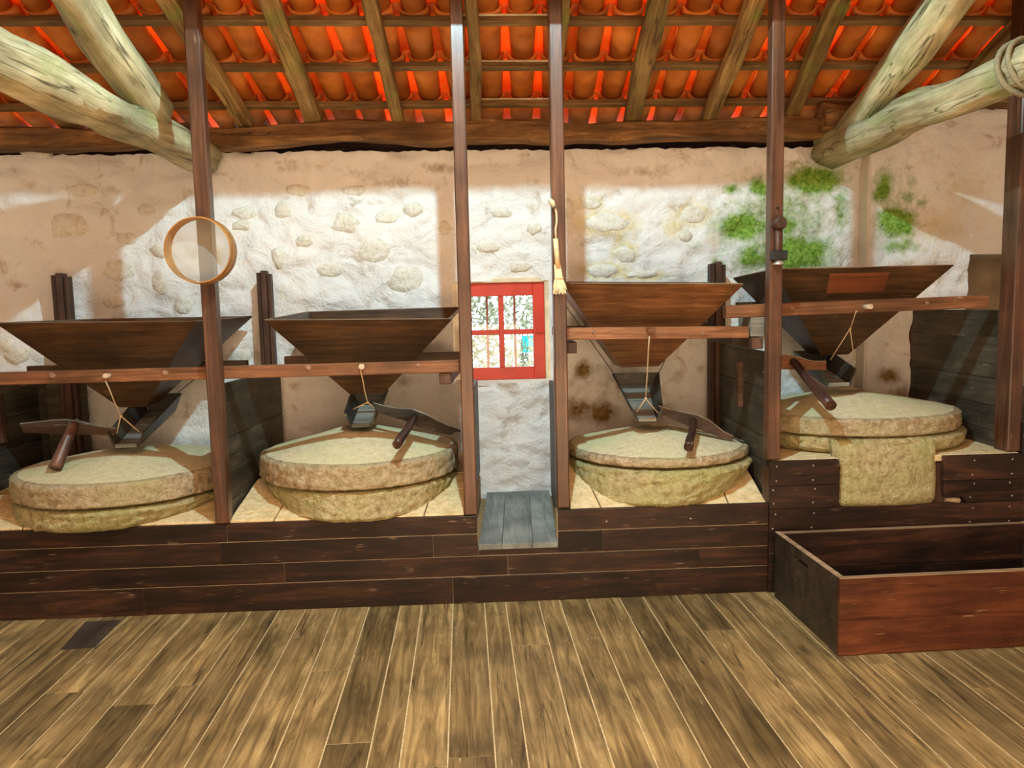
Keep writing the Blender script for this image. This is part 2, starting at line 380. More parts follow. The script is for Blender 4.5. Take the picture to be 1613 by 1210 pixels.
def structure(name, root_loc=(0, 0, 0)):
    o = bpy.data.objects.new(name, None); C.objects.link(o); o['kind'] = 'structure'; o.empty_display_size = .1; return o

WY = 5.22            # wall face
SK = .068            # the building's cross direction leans this much in X per metre of depth
def kerbY(x): return 4.012-.022*x

# ------------------------------------------------------------------ floor
floor = link('floor', local_box(9.4, 8.6, .1, 0), M['gapfill']); floor.location = (.2, 1.1, -.0525); floor['kind'] = 'structure'
def addchild(o, root):
    mw = o.matrix_world.copy() if o.matrix_world != Matrix() else Matrix.LocRotScale(o.location, o.rotation_euler, o.scale)
    o.parent = root; o.matrix_parent_inverse = Matrix.Translation(root.location).inverted(); return o
x = -4.3; i = 0
gaps = []
while x < 4.6:
    w = random.choice((.115, .13, .15, .17, .18, .14)); i += 1
    y = -.2; y_end = kerbY(x)+.03
    cuts = [-.2]; yy = random.uniform(.5, 2.6)
    while yy < y_end-.3: cuts.append(yy); yy += random.uniform(1.3, 3.0)
    cuts.append(y_end)
    for a, b_ in zip(cuts[:-1], cuts[1:]):
        if b_ < 1.0 or (abs(x) > 1.2+.75*b_+.6): continue
        if x > 1.66 and a > 3.3 and x < 3.0: continue
        z = random.uniform(-.0008, .0008)
        o = boxo('floor_board', x, x+w-.0055, a+.0015, b_-.0015, -.022, z, M['floor'], floor, .0015)
    x += w
p = [at(95, 1024, Z=.001), at(149, 1020, Z=.001), at(190, 977, Z=.001), at(135, 980, Z=.001)]
o = prism('floor_patch', [(q.x, q.y, .0012) for q in p], (0, 0, .002), M['floor_dark'], floor, 0); o['label'] = 'dark grey patch board let into the floor'

# ------------------------------------------------------------------ walls
STONES = [(955,352,46,18),(930,322,20,10),(985,400,22,16),(895,330,12,18),(1090,338,26,16),(950,426,34,14),(1010,432,30,8),(1078,372,18,12),
 (545,352,26,20),(470,300,22,12),(445,330,16,18),(385,335,22,12),(610,342,26,12),(590,395,34,22),(520,425,26,14),(640,440,34,24),(560,300,24,10),(440,405,14,22),(480,380,18,12),
 (650,330,22,14),(700,360,12,14),(190,425,30,20),(200,375,20,12),(255,445,14,26),(290,480,22,18),(230,330,16,12),(180,475,22,12),(335,475,16,26),(345,400,10,20),(250,395,14,14),
 (110,355,36,24),(30,560,26,16),(15,545,12,18),(790,335,20,10),(770,390,22,10),(820,420,26,10),(840,360,16,12),(1200,455,20,14),(1115,440,14,12),(380,560,20,18),(60,240,26,10),(380,355,18,10),(130,300,28,12)]
# blob = (px, py, rx px, ry px, strength)
MOSS = [(1280,285,42,22,1.5),(1195,296,20,16,1.1),(1150,299,14,10,.9),(1168,356,44,22,1.3),(1235,355,34,26,.9),(1185,405,34,26,1.0),(1250,400,66,30,1.3),(1130,420,14,14,1.0),(1225,350,95,70,.72),
        (1378,300,16,26,1.1),(1396,352,30,24,1.4),(1420,312,14,12,.8),(1400,390,34,14,.9),(1440,322,10,7,.9),(1410,300,30,26,.45),(1145,378,20,16,.45),(1325,330,16,40,.75),(1090,385,16,12,.35),(1215,440,28,14,.9)]
STAIN = [(918,582,14,14,1.2),(912,647,28,18,.95),(948,650,24,20,1.15),(1048,648,16,12,.75),(1102,580,10,8,.6),(960,600,70,40,.33),(1388,590,18,16,.95),(1405,625,28,22,.8),(690,265,30,10,.55),(1020,270,60,10,.45),(620,290,60,10,.4),(470,260,60,12,.4),(170,300,30,12,.35),(1240,262,40,12,.4),(720,560,20,12,.4),(640,600,22,10,.45),(1430,250,40,20,.25),(560,270,30,10,.4)]
BLOBS = []
for ch, L in ((0, MOSS), (1, STAIN)):
    for px, py, rx, ry, s in L:
        q = at(px, py, Y=WY); k = q.y/1200; BLOBS.append((ch, q.x, q.z, rx*k*1.05, ry*k*1.05, s))
OCH = [(955,352,52,20,.9),(930,322,22,12,.8),(985,395,24,18,.8),(893,330,16,26,.6),(1090,338,34,20,.75),(950,426,40,14,.95),(1012,434,44,8,.85),(975,370,12,30,.6),(1060,360,20,20,.6),(1245,455,60,20,.3),(1450,360,60,40,.45),(1500,300,60,40,.35)]
for px, py, rx, ry, s in OCH:
    q = at(px, py, Y=WY); k = q.y/1200; BLOBS.append((2, q.x, q.z, rx*k, ry*k, s*1.35))
STW = []
for px, py, rx, ry in STONES:
    q = at(px, py, Y=WY); k = q.y/1200; STW.append((q.x, q.z, rx*k, ry*k))
def relief(x, z):
    h = .034*noise.noise(Vector((x*1.6, z*1.9, 3)))+.024*noise.noise(Vector((x*4.3+noise.noise(Vector((x*3, z*3, 5))), z*5.6, 8)))+.013*noise.noise(Vector((x*11, z*15, 1)))+.006*noise.noise(Vector((x*26, z*30, 1)))
    # rounded stones under the wash
    d = noise.voronoi(Vector((x*2.6+.25*noise.noise(Vector((x*3, z*3, 0))), z*4.0, 0)))[0]
    h += .022*min(1, (d[1]-d[0])*2.2)
    return h
def wallgrid(name, x0, x1, z0, z1, y, holes=(), step=.022, keep=()):
    def axis(a, b_, cuts):
        pts = sorted(set([a, b_]+[c for c in cuts if a < c < b_])); out = []
        for p_, q_ in zip(pts[:-1], pts[1:]):
            n = max(1, round((q_-p_)/step)); out += [p_+(q_-p_)*i/n for i in range(n)]
        return out+[b_]
    xs = axis(x0, x1, [h[0] for h in holes]+[h[1] for h in holes]); zs = axis(z0, z1, [h[2] for h in holes]+[h[3] for h in holes])
    nx, nz = len(xs), len(zs); vs = []
    for z in zs:
        for x in xs:
            vs.append((x, y-relief(x, z), z-(.022*abs(noise.noise(Vector((x*9, 3, 1))))+.012*abs(noise.noise(Vector((x*31, 3, 1)))) if z == zs[-1] else 0)))
    def inh(i, j):
        cx, cz = (xs[i]+xs[i+1])/2, (zs[j]+zs[j+1])/2
        return any(h[0] < cx < h[1] and h[2] < cz < h[3] for h in holes)
    fs = [(j*nx+i, j*nx+i+1, (j+1)*nx+i+1, (j+1)*nx+i) for j in range(nz-1) for i in range(nx-1) if not inh(i, j)]
    # back of the wall for thickness
    me = mesh(name, vs, fs)
    ca = me.color_attributes.new('wear', 'FLOAT_COLOR', 'POINT')
    for k, v in enumerate(vs):
        c = [0, 0, 0]
        for ch, bx, bz, rx, rz, s in BLOBS:
            dx, dz = (v[0]-bx)/rx, (v[2]-bz)/rz; d2 = dx*dx+dz*dz
            if d2 < 4: c[ch] = max(c[ch], s*math.exp(-d2*.9))
        ca.data[k].color = (min(c[0], 1.2), min(c[1], 1.2), min(c[2], 1.2), 1)
    return link(name, me, M['plaster'], smooth=True)
WIN = (-.075, .585, 1.082, 1.775)
wall = wallgrid('wall_back', -4.2, 2.80, -.05, 2.648, WY, [WIN]); wall['kind'] = 'structure'
# stones bared or bulging through the wash
for k, (sx, sz, rx, rz) in enumerate(STW):
    if sx > 2.7: continue
    n = 11; vs = []; fs = []
    ang = [2*math.pi*i/n+random.uniform(-.2, .2) for i in range(n)]; rr = [random.uniform(.78, 1.12) for _ in range(n)]
    yb = WY-relief(sx, sz)
    for ring, (f, dep) in enumerate(((1.0, .022), (.82, -.006), (.45, -.013))):
        for a, r in zip(ang, rr):
            xx, zz = rx*f*r*math.cos(a), rz*f*r*math.sin(a)
            vs.append((xx, (WY-relief(sx+xx, sz+zz)+dep+.003*noise.noise(Vector((xx*30, zz*30, k))))-yb, zz))
    vs.append((0, -.015, 0))
    for r_ in range(2):
        for i in range(n):
            i2 = (i+1) % n; fs.append((r_*n+i, r_*n+i2, (r_+1)*n+i2, (r_+1)*n+i))
    for i in range(n): fs.append((2*n+i, 2*n+(i+1) % n, 3*n))
    o = link('stone', mesh('stone', vs, fs), M['wallstone'], wall, smooth=True); o.location = (sx, yb, sz)
wr = wallgrid('wall_right', 2.76, 3.47, -.05, 2.86, WY-.11); wr['kind'] = 'structure'
o = wallgrid('wall_return', 3.47, 4.7, 1.885, 2.86, WY-.11); o.name = 'wall_lintel'; o.parent = wr
o = boxo('corner_reveal', 2.755, 2.775, WY-.125, WY+.05, -.05, 2.85, M['sidewall'], wr, .008)
# ragged left side of the opening and its brown back
vs = []; fs = []
for i in range(26):
    z = 1.0+i*.036
    j = .018*noise.noise(Vector((0, z*9, 2)))
    vs += [(3.455+j, WY-.125, z), (3.455+j, WY+.4, z)]
    if i: fs.append((2*i-2, 2*i-1, 2*i+1, 2*i))
link('opening_reveal', mesh('opening_reveal', vs, fs), M['recess'], wr, smooth=True)
boxo('opening_head', 3.44, 4.7, WY-.10, WY+.4, 1.885, 1.93, M['recess'], wr, .01)
boxo('recess_back', 3.2, 4.75, WY+.36, WY+.42, 0, 2.0, M['recess'], wr, 0)
# side, rear walls
sl = boxo('wall_left', -4.35, -4.2, -3.2, 5.4, -.05, 5.0, M['sidewall']); sl['kind'] = 'structure'
sr = boxo('wall_side', 4.75, 4.9, -3.2, 5.7, -.05, 5.0, M['sidewall']); sr.name = 'wall_end'; sr['kind'] = 'structure'
sb = boxo('wall_front', -4.35, 4.9, -3.3, -3.2, -.05, 5.0, M['sidewall']); sb['kind'] = 'structure'

# window
win = structure('window_1'); win.location = (.26, WY+.05, 1.08)
WX0, WX1, WZ0, WZ1 = -.030, .556, 1.098, 1.765; wy = WY+.035
def wb(n, a, b_, c, d, y0, y1, m, r=None): return boxo(n, a, b_, y0, y1, c, d, m, win, .003)
wb('frame_stile', WX0, WX0+.062, WZ0, WZ1, wy, wy+.05, M['red']); wb('frame_stile', WX1-.078, WX1, WZ0, WZ1, wy, wy+.05, M['red'])
wb('frame_rail', WX0+.062, WX1-.078, WZ1-.090, WZ1, wy, wy+.05, M['red']); wb('frame_rail', WX0+.062, WX1-.078, WZ0, WZ0+.085, wy, wy+.05, M['red'])
mx_ = .258
wb('glazing_bar', mx_-.018, mx_+.018, WZ0+.085, WZ1-.09, wy+.006, wy+.044, M['red'])
mz = 1.427
for a, b_ in ((WX0+.062, mx_-.018), (mx_+.018, WX1-.078)):
    wb('glazing_bar', a, b_, mz-.017, mz+.017, wy+.006, wy+.044, M['red'])
    for c, d in ((WZ0+.085, mz-.017), (mz+.017, WZ1-.09)):
        wb('pane', a, b_, c, d, wy+.022, wy+.026, M['glass'])
wb('latch', WX1-.06, WX1-.004, mz-.012, mz+.006, wy-.012, wy, M['red'])
# reveal boards around the hole
wb('reveal_board', WIN[0]-.02, WX0, WIN[2]+.02, WIN[3]+.02, WY+.018, WY+.30, M['lining']); wb('reveal_board', WX1, WIN[1]+.02, WIN[2], WIN[3]+.02, WY+.012, WY+.30, M['lining'])
wb('reveal_board', WX0, WX1, WZ1, WIN[3]+.02, WY+.012, WY+.30, M['lining']); wb('sill', WIN[0], WIN[1], WIN[2]-.02, WZ0, WY-.02, WY+.32, M['sidewall'])
for px in (768, 811):
    q = at(px, 520, Y=WY+.22); wb('window_bar', q.x-.008, q.x+.008, WZ0, WZ1, WY+.21, WY+.226, M['bar'])
# garden outside
g = boxo('garden_ground', -7, 9, 5.8, 16, -.6, -.5, M['ground'], None, 0); g['kind'] = 'structure'
def bush(x, y, z, r, h, n, label, seed):
    t = thing('garden_bush', label, 'bush', (x, y, -.5), 'bushes outside the window')
    random.seed(seed); vs = []; fs = []
    for k in range(n):
        a, b_, c = random.gauss(0, .75), random.gauss(0, .4), random.random()
        p_ = Vector((a*r, b_*r, .2+c*h)); d = Vector((random.gauss(0, 1), random.gauss(0, 1), random.gauss(.3, 1))).normalized()*random.uniform(.05, .12)
        s = d.orthogonal().normalized()*.018; i = len(vs); vs += [p_, p_+d*.5+s, p_+d, p_+d*.5-s]; fs.append((i, i+1, i+2, i+3))
    settle(t, link('foliage', mesh('foliage', vs, fs), M['leaf'], kind='stuff')).location = (x, y, -.5)
    settle(t, tube('stem', [(x, y, -.5), (x+.05, y, .1), (x, y, .9)], [.03, .02, .01], M['bar']))
bush(.10, 8.2, 0, .55, 2.6, 3200, 'leafy garden bush seen through the left window panes', 3)
bush(1.15, 8.9, 0, .55, 2.6, 2600, 'leafy garden bush seen through the right window panes', 4)
t = thing('sheet_screen', 'teal sheet screen standing outside, seen through the lower right pane', 'screen', (1.0, 9.92, -.5))
boxo('plastic_sheet', .75, 1.25, 9.9, 9.92, 1.0, 1.22, M['teal'], t, .003)
for x in (.76, 1.24): tube('pole', [(x, 9.935, -.5), (x, 9.935, 1.25)], .012, M['bar'], t)
random.seed(11)

# ------------------------------------------------------------------ roof
roof = structure('ceiling')
TH = math.atan(.38); RD = Vector((-SK*math.cos(TH), -math.cos(TH), math.sin(TH))).normalized()
RO = Vector((0, 5.05, 2.93))
RN = Vector((0, math.sin(TH), math.cos(TH)))      # outward (up) normal
RX = RD.cross(RN)*-1; RX = Vector((1, 0, 0))
def rp(x, s, up=0.0): return RO+Vector((x, 0, 0))+RD*s+RN*up
RYX = RN.cross(RD).normalized()*-1
if RYX.x < 0: RYX = -RYX
RM = Matrix((RYX, -RD, RN)).transposed().to_4x4()   # local x across, local y down-slope, z up
def tilemesh(name, w0, w1, dep, L, t, down):
    """half-round clay tile; local y runs from the up-slope end (0) to the low end (L)"""
    n = 8; vs = []; fs = []
    for (y, w) in ((0, w0), (L, w1)):
        for off in (0, t):
            for k in range(n+1):
                a = math.pi*k/n; r = w/2-off; zz = (dep-off)*math.sin(a)
                vs.append((-r*math.cos(a), y, (dep-zz) if down else zz))
    m_ = n+1
    for k in range(n):
        fs += [(k, k+1, 2*m_+k+1, 2*m_+k), (m_+k, 3*m_+k, 3*m_+k+1, m_+k+1), (k, m_+k, m_+k+1, k+1), (2*m_+k, 2*m_+k+1, 3*m_+k+1, 3*m_+k)]
    fs += [(0, 2*m_, 3*m_, m_), (n, m_+n, 3*m_+n, 2*m_+n)]
    me = mesh(name, vs, fs); bm = bmesh.new(); bm.from_mesh(me); bmesh.ops.recalc_face_normals(bm, faces=bm.faces[:]); bm.to_mesh(me); bm.free()
    for p_ in me.polygons: p_.use_smooth = abs(p_.normal.y) < .8
    return me
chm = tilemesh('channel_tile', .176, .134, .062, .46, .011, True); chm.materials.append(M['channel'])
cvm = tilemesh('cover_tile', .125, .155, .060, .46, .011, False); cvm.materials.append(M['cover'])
PIT = .198; SP = .389
def put(me, name, x, s, up, tilt, jit=.004):
    o = bpy.data.objects.new(name, me); C.objects.link(o); o.parent = roof
    loc = rp(x+random.uniform(-jit, jit), s, up)
    o.matrix_world = Matrix.Translation(loc) @ RM @ Matrix.Rotation(tilt, 4, 'X') @ Matrix.Rotation(random.uniform(-.012, .012), 4, 'Z'); return o
cols = [(.517+.099)+PIT*k for k in range(-20, 20)]
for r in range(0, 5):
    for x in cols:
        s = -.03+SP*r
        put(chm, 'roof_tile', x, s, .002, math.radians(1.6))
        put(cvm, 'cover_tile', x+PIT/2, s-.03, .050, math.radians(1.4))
# rest of the roof, above and behind the view
vs = []; fs = []
def bake(me, mat):
    b0 = len(vs)
    for v in me.vertices: vs.append(mat @ v.co)
    for p_ in me.polygons: fs.append(tuple(b0+i for i in p_.vertices))
for r in range(5, 9):
    for x in cols:
        s = -.03+SP*r
        bake(chm, Matrix.Translation(rp(x, s, .002)) @ RM @ Matrix.Rotation(.028, 4, 'X'))
        bake(cvm, Matrix.Translation(rp(x+PIT/2, s-.03, .05)) @ RM @ Matrix.Rotation(.024, 4, 'X'))
link('upper_tiles', mesh('upper_tiles', vs, fs), M['channel'], roof, smooth=True, kind='stuff')
def slab(n, a, b_, c, d, mat): o = hexa(n, [a, b_, c, d], [Vector(v)+Vector((0, 0, .05)) for v in (a, b_, c, d)], mat); o.parent = roof; return o
slab('upper_boarding', (-4.4, 2.65, 4.03), (4.95, 2.65, 4.03), (4.95, .8, 4.74), (-4.4, .8, 4.74), M['channel'])
slab('rear_slope', (-4.4, .83, 4.74), (4.95, .83, 4.74), (4.95, -3.35, 3.1), (-4.4, -3.35, 3.1), M['channel'])
for s in (-.02, .345, .725, 1.11, 1.50, 1.89, 2.28):   # battens
    timber('batten', rp(-4.2, s, -.022), rp(4.6, s, -.022), .045, .04, M['batten'], roof, n=40, seed=s*9, amt=.003, up=RN)
for s in (-.02, .345, .725):  # thin cream strips along part of these battens
    a = .10+s*-.05; o = bar('pale_batten_strip', rp(a, s+.012, -.001), rp(a+.51, s+.012, -.001), .028, .006, M['pale_batten_strip'], roof, up=RN, bev=0)
    o['label'] = 'pale cream strip along the batten'
def rafter(pa, pb, w, seed, h=.075):
    def pl(p_, z0=2.84):
        d = MW @ Vector((p_[0]-CX, CY-p_[1], -F)); t = (z0+.38*5.05-EYE)/(d.z+.38*d.y); return d*t+Vector((0, 0, EYE))
    a, b_ = pl(pa), pl(pb); d = (b_-a).normalized(); top = a+d*2.25
    o = timber('rafter', a-d*.02, top, w, h, M['rafter'], roof, n=16, seed=seed, amt=.009, up=RN)
    return o
for k, (pa, pb, w) in enumerate([((112,203),(60,150),.08), ((385,192),(265,0),.095), ((500,200),(422,0),.105), ((628,198),(583,0),.075), ((751,195),(741,0),.07), ((873,190),(891,0),.05),
      ((993,193),(1038,0),.11), ((1117,188),(1190,0),.10), ((1243,183),(1325,0),.095), ((1372,165),(1470,0),.09), ((1500,150),(1640,0),.08)]):
    rafter(pa, pb, w, k*3.3)
# wall plate in two hewn lengths, on the wall top
o = timber('wall_plate', (-4.1, 5.11, 2.712), (-1.60, 5.11, 2.722), .17, .125, M['plate'], roof, n=20, seed=1, amt=.02)
o = timber('wall_plate', (-1.57, 5.11, 2.722), (2.42, 5.10, 2.738), .17, .128, M['plate'], roof, n=34, seed=5, amt=.022)
o = tube('purlin_stub', subpath((2.36, 4.98, 2.79), (2.85, 5.0, 2.80), 4, .01), .085, M['plate'], roof, 12, hew=.03)
o = timber('wall_plate', (2.7, 5.16, 2.91), (4.7, 5.16, 2.93), .2, .12, M['plate'], roof, n=10, seed=8, amt=.02)
boxo('shaded_gap_backing', -4.2, 4.7, 5.34, 5.5, 2.3, 2.80, M['kerb'], roof, 0)  # dark colour stands in for shade in the gap under the plate
# unseen timber added to keep the floodlight off the top of the wall
o = timber('light_stop_timber', (-4.2, 3.74, 3.32), (4.7, 3.74, 3.32), .18, .25, M['plate'], roof, n=30, seed=12, amt=.004)

# trusses of peeled logs
def logs(nm, label, tie, prin, seed):
    t = thing(nm, label, 'beam', tie[0]); 
    n = 26
    settle(t, tube('tie_beam', subpath(tie[0], tie[1], n, .035, seed), [tie[2]*(1+.10*math.sin(i*.5+seed)) for i in range(n+1)], M['log'], seg=16, hew=.045, seed=seed))
    settle(t, tube('principal_rafter', subpath(prin[0], prin[1], n, .02, seed+4), [prin[2]]*(n+1), M['log'], seg=14, hew=.035, seed=seed+9))
    return t
def fixworld(t):
    for ch in t.children: ch.matrix_parent_inverse = Matrix.Translation(t.location).inverted()
t = logs('roof_truss', 'pale peeled log truss at the left end, meeting the leftmost full post', ((-1.625, 5.12, 2.60), (-1.99, .6, 2.60), .103), (( -1.655, 4.42, 2.70), (-1.80, .9, 4.10), .098), 2.0)
t2 = logs('roof_truss', 'pale log truss at the right end with rope round it', ((2.475, 5.14, 2.595), (2.52, .6, 2.60), .108), ((2.50, 4.86, 2.66), (2.30, .9, 4.18), .105), 7.0)
ring = [Vector((2.51+.124*math.cos(a), 3.35+.03*math.sin(a), 2.60+.124*math.sin(a))) for a in [2*math.pi*k/20 for k in range(21)]]
settle(t2, tube('rope', ring, .013, M['rope'], caps=False))
ring = [Vector((2.51+.127*math.cos(a), 3.30+.045*math.sin(a+.6), 2.60+.124*math.sin(a))) for a in [2*math.pi*k/20 for k in range(21)]]
settle(t2, tube('rope', ring, .012, M['rope'], caps=False))
ring = [Vector((2.42, 3.86, 2.83)), Vector((2.40, 3.84, 2.90)), Vector((2.43, 3.85, 2.95)), Vector((2.47, 3.86, 2.93)), Vector((2.46, 3.87, 2.87))]

# ------------------------------------------------------------------ posts
def rooftop(y): return 2.80+.38*(5.05-y)
def post(label, x0, x1, y0, y1, z0, g='dark varnished posts'):
    o = link('timber_post', local_box(x1-x0, y1-y0, 3.30-z0, .006), M['post']); o.location = ((x0+x1)/2, (y0+y1)/2, (3.30+z0)/2)
    return tag(o, label, 'post', g)
post('dark varnished post with the round sieve hanging on it', -1.345, -1.272, 4.03, 4.105, .49)
post('dark varnished post at the left jamb of the little passage', -.027, .042, 4.01, 4.08, .49)
post('dark varnished post with the small straw brush tied to it', .474, .543, 4.005, 4.075, .51)
post('dark varnished post carrying the wooden knob and iron clamp, left of the raised mill', 1.628, 1.698, 3.985, 4.055, .737)
post('dark varnished post at the far right edge, beside the dark alcove', 2.985, 3.06, 3.98, 4.10, .735)
def stud(label, px0, px1, py, zb, y=5.09):
    a, b_ = at(px0, py, Y=y), at(px1, py, Y=y)
    t = thing('back_stud', label, 'post', ((a.x+b_.x)/2, y, zb), 'short studs against the wall')
    zt = a.z; w = b_.x-a.x
    for k, (f0, f1, dz) in enumerate(((0, .3, -.012), (.33, .72, 0), (.75, 1, -.02))):
        boxo('stud_board', a.x+f0*w, a.x+f1*w, y-.03-(.012 if k == 1 else 0), y+.035, zb, zt+dz, M['partpost'], t)
stud('short dark stud rising behind the leftmost hopper', 83, 109, 431, .49)
stud('short dark stud rising at the left end of the second hopper', 405, 427, 427, .49)
stud('short dark stud rising behind the right end of the brown third hopper', 1117, 1141, 413, .49)
stud('tall dark stud behind the raised mill, by the right partition', 1437, 1451, 490, .735)

# ------------------------------------------------------------------ mill platform (kerb)
pl = thing('mill_platform', 'long dark plank-faced platform that carries the millstones', 'platform', (0, 4.1, 0))
def core(x0, x1, y0, z1):
    a = [(x0, y0, 0), (x1, y0, 0), (x1, y0, z1), (x0, y0, z1)]; d = SK*1.03
    hexa('platform_core', a, [(x+d, y0+1.03, z) for x, y, z in a], M['bedbase'], pl)
core(-3.4, .012, 4.10, .455); core(.014, .516, 4.10, .295); core(.520, 1.67, 4.09, .455); core(1.675, 3.04, 4.06, .69)
def plank(x0, x1, z0, z1, dy=0.0, mat='kerb', th=.03, name='facing_plank'):
    """front facing plank following the kerb line"""
    y0, y1 = kerbY(x0)+dy, kerbY(x1)+dy
    return bar(name, (x0, y0+th/2, (z0+z1)/2), (x1, y1+th/2, (z0+z1)/2), th, z1-z0, M[mat], pl, bev=.002)
def prow(x0, x1, z0, z1, cuts=()):
    cs = [x0]+[c for c in cuts if x0 < c < x1]+[x1]
    for a, b_ in zip(cs[:-1], cs[1:]): plank(a+.001, b_-.001, z0+.0022, z1-.0022, random.uniform(-.0015, .0015))
hexa('joint_backing', [(-3.4, kerbY(-3.4)+.006, 0), (.042, kerbY(.042)+.006, 0), (.042, kerbY(.042)+.006, .484), (-3.4, kerbY(-3.4)+.006, .484)], [(-3.4, 4.12, 0), (.042, 4.12, 0), (.042, 4.12, .484), (-3.4, 4.12, .484)], M['kerb_edge'], pl)
hexa('joint_backing', [(.473, kerbY(.473)+.006, 0), (1.63, kerbY(1.63)+.006, 0), (1.63, kerbY(1.63)+.006, .49), (.473, kerbY(.473)+.006, .49)], [(.473, 4.10, 0), (1.63, 4.10, 0), (1.63, 4.10, .49), (.473, 4.10, .49)], M['kerb_edge'], pl)
hexa('joint_backing', [(.042, kerbY(.042)+.006, 0), (.473, kerbY(.473)+.006, 0), (.473, kerbY(.473)+.006, .29), (.042, kerbY(.042)+.006, .29)], [(.042, 4.12, 0), (.473, 4.12, 0), (.473, 4.12, .29), (.042, 4.12, .29)], M['kerb_edge'], pl)
XE = 1.632
prow(-3.4, .042, .385, .488, (-1.29,)); prow(.475, XE, .385, .502, ())
prow(-3.4, .042, .345, .385, (-2.1, -.55)) if False else None
prow(-3.4, .042, .262, .385, (-1.33, -.2)); prow(.475, XE, .262, .385, (.72,)); prow(.042, .475, .262, .318)
prow(-3.4, XE, .150, .262, (-2.55, -1.0, .2, 1.25)); prow(-3.4, XE, .0, .150, (-1.75, -.1, 1.0))
# mill 4 front
plank(XE, 2.015, .596, .733, -.012); plank(XE, 2.015, .470, .594, -.012); plank(2.60, 3.06, .596, .733, -.012)
y4 = kerbY(2.8)-.012
prism('facing_plank', [(2.60, y4, .594), (3.06, y4, .594), (3.06, y4, .470), (2.735, y4, .470), (2.70, y4, .505), (2.615, y4, .500), (2.60, y4, .515)], (0, .03, 0), M['kerb'], pl)
plank(XE, 3.06, .335, .468, -.012); plank(XE, 3.3, .168, .333, -.012); plank(XE, 3.3, 0, .166, -.012)
boxo('dark_backing', XE, 3.07, 3.985, 4.07, 0, .69, M['partpost'], pl, 0)
tube('stop_peg', [(2.63, 3.975, .487), (2.70, 3.955, .480)], .016, M['peg'], pl)
bm = bmesh.new(); bmesh.ops.create_cone(bm, segments=8, radius1=.0055, radius2=.003, depth=.004, cap_ends=True); nme = bpy.data.meshes.new('nail'); bm.to_mesh(nme); bm.free(); nme.materials.append(M['nail'])
def nail(x, y, z, root, rot=(math.pi/2, 0, 0)):
    o = bpy.data.objects.new('nail', nme); C.objects.link(o); o.location = (x, y, z); o.rotation_euler = rot
    o.parent = root; o.matrix_parent_inverse = Matrix.Translation(root.location).inverted()
for x in (1.66, 1.87, 2.76, 2.98):
    for z in (.705, .625, .575, .50, .44, .36):
        nail(x+random.uniform(-.012, .012), kerbY(x)-.0135, z, pl)
for x in (.74, 1.2): nail(x, kerbY(x)-.003, .43, pl)
# passage boards
pas = [(.045, .170), (.172, .335), (.337, .474)]
for a, b_ in pas:
    hexa('passage_board', [(a, kerbY(a)-.004, .296), (b_, kerbY(b_)-.004, .296), (b_, kerbY(b_)-.004, .326), (a, kerbY(a)-.004, .326)],
         [(a+SK*1.2, 5.17, .296), (b_+SK*1.2, 5.17, .296), (b_+SK*1.2, 5.17, .326), (a+SK*1.2, 5.17, .326)], M['grey_board'], pl)
# sandy slabs of the beds, laid round the stones, with cracks between
def slabset(x0, x1, yf, z, cuts, k=0.0, zm=9.0):
    """cuts = list of ((xa,ya),(xb,yb)) splitting lines in bed coordinates"""
    polys = [[Vector((x0, kerbY(x0)+.022)), Vector((x1, kerbY(x1)+.022)), Vector((x1+SK*1.1, 5.19)), Vector((x0+SK*1.1, 5.19))]]
    if k: cuts = list(cuts)+[((-9, 4.03+(zm-z)/k), (9, 4.03+(zm-z)/k))]
    for (a, b_) in cuts:
        a, b_ = Vector(a), Vector(b_); d = (b_-a).normalized(); n = Vector((-d.y, d.x)); out = []
        for P in polys:
            for sgn in (1, -1):
                q = []
                for i in range(len(P)):
                    u, v = P[i], P[(i+1) % len(P)]; du, dv = (u-a).dot(n)*sgn-.004, (v-a).dot(n)*sgn-.004
                    if du >= 0: q.append(u)
                    if du*dv < 0: q.append(u+(v-u)*(du/(du-dv)))
                if len(q) >= 3: out.append(q)
        polys = out
    for P in polys:
        dz = random.uniform(-.003, .003)
        prism('bed_slab', [(p_.x, p_.y, min(z+k*(p_.y-4.03), zm)-.035+dz) for p_ in P], (0, 0, .035), M['sand'], pl, .003)
slabset(-2.98, -1.33, 4.045, .489, [((-2.35, 4.0), (-2.5, 5.2)), ((-3.0, 4.4), (-2.3, 4.12)), ((-1.75, 4.0), (-1.4, 4.35))], .17, .575)
slabset(-1.28, -.03, 4.045, .489, [((-1.05, 4.0), (-.95, 5.2)), ((-1.3, 4.12), (-.8, 4.2)), ((-.25, 4.0), (-.1, 5.2)), ((-.4, 4.2), (0, 4.18))], .26, .615)
slabset(.55, 1.63, 4.04, .503, [((.72, 4.0), (.60, 5.2)), ((1.42, 4.0), (1.55, 5.2))], .34, .668)
slabset(1.68, 3.04, 4.02, .735, [((2.3, 4.0), (2.35, 5.2))])

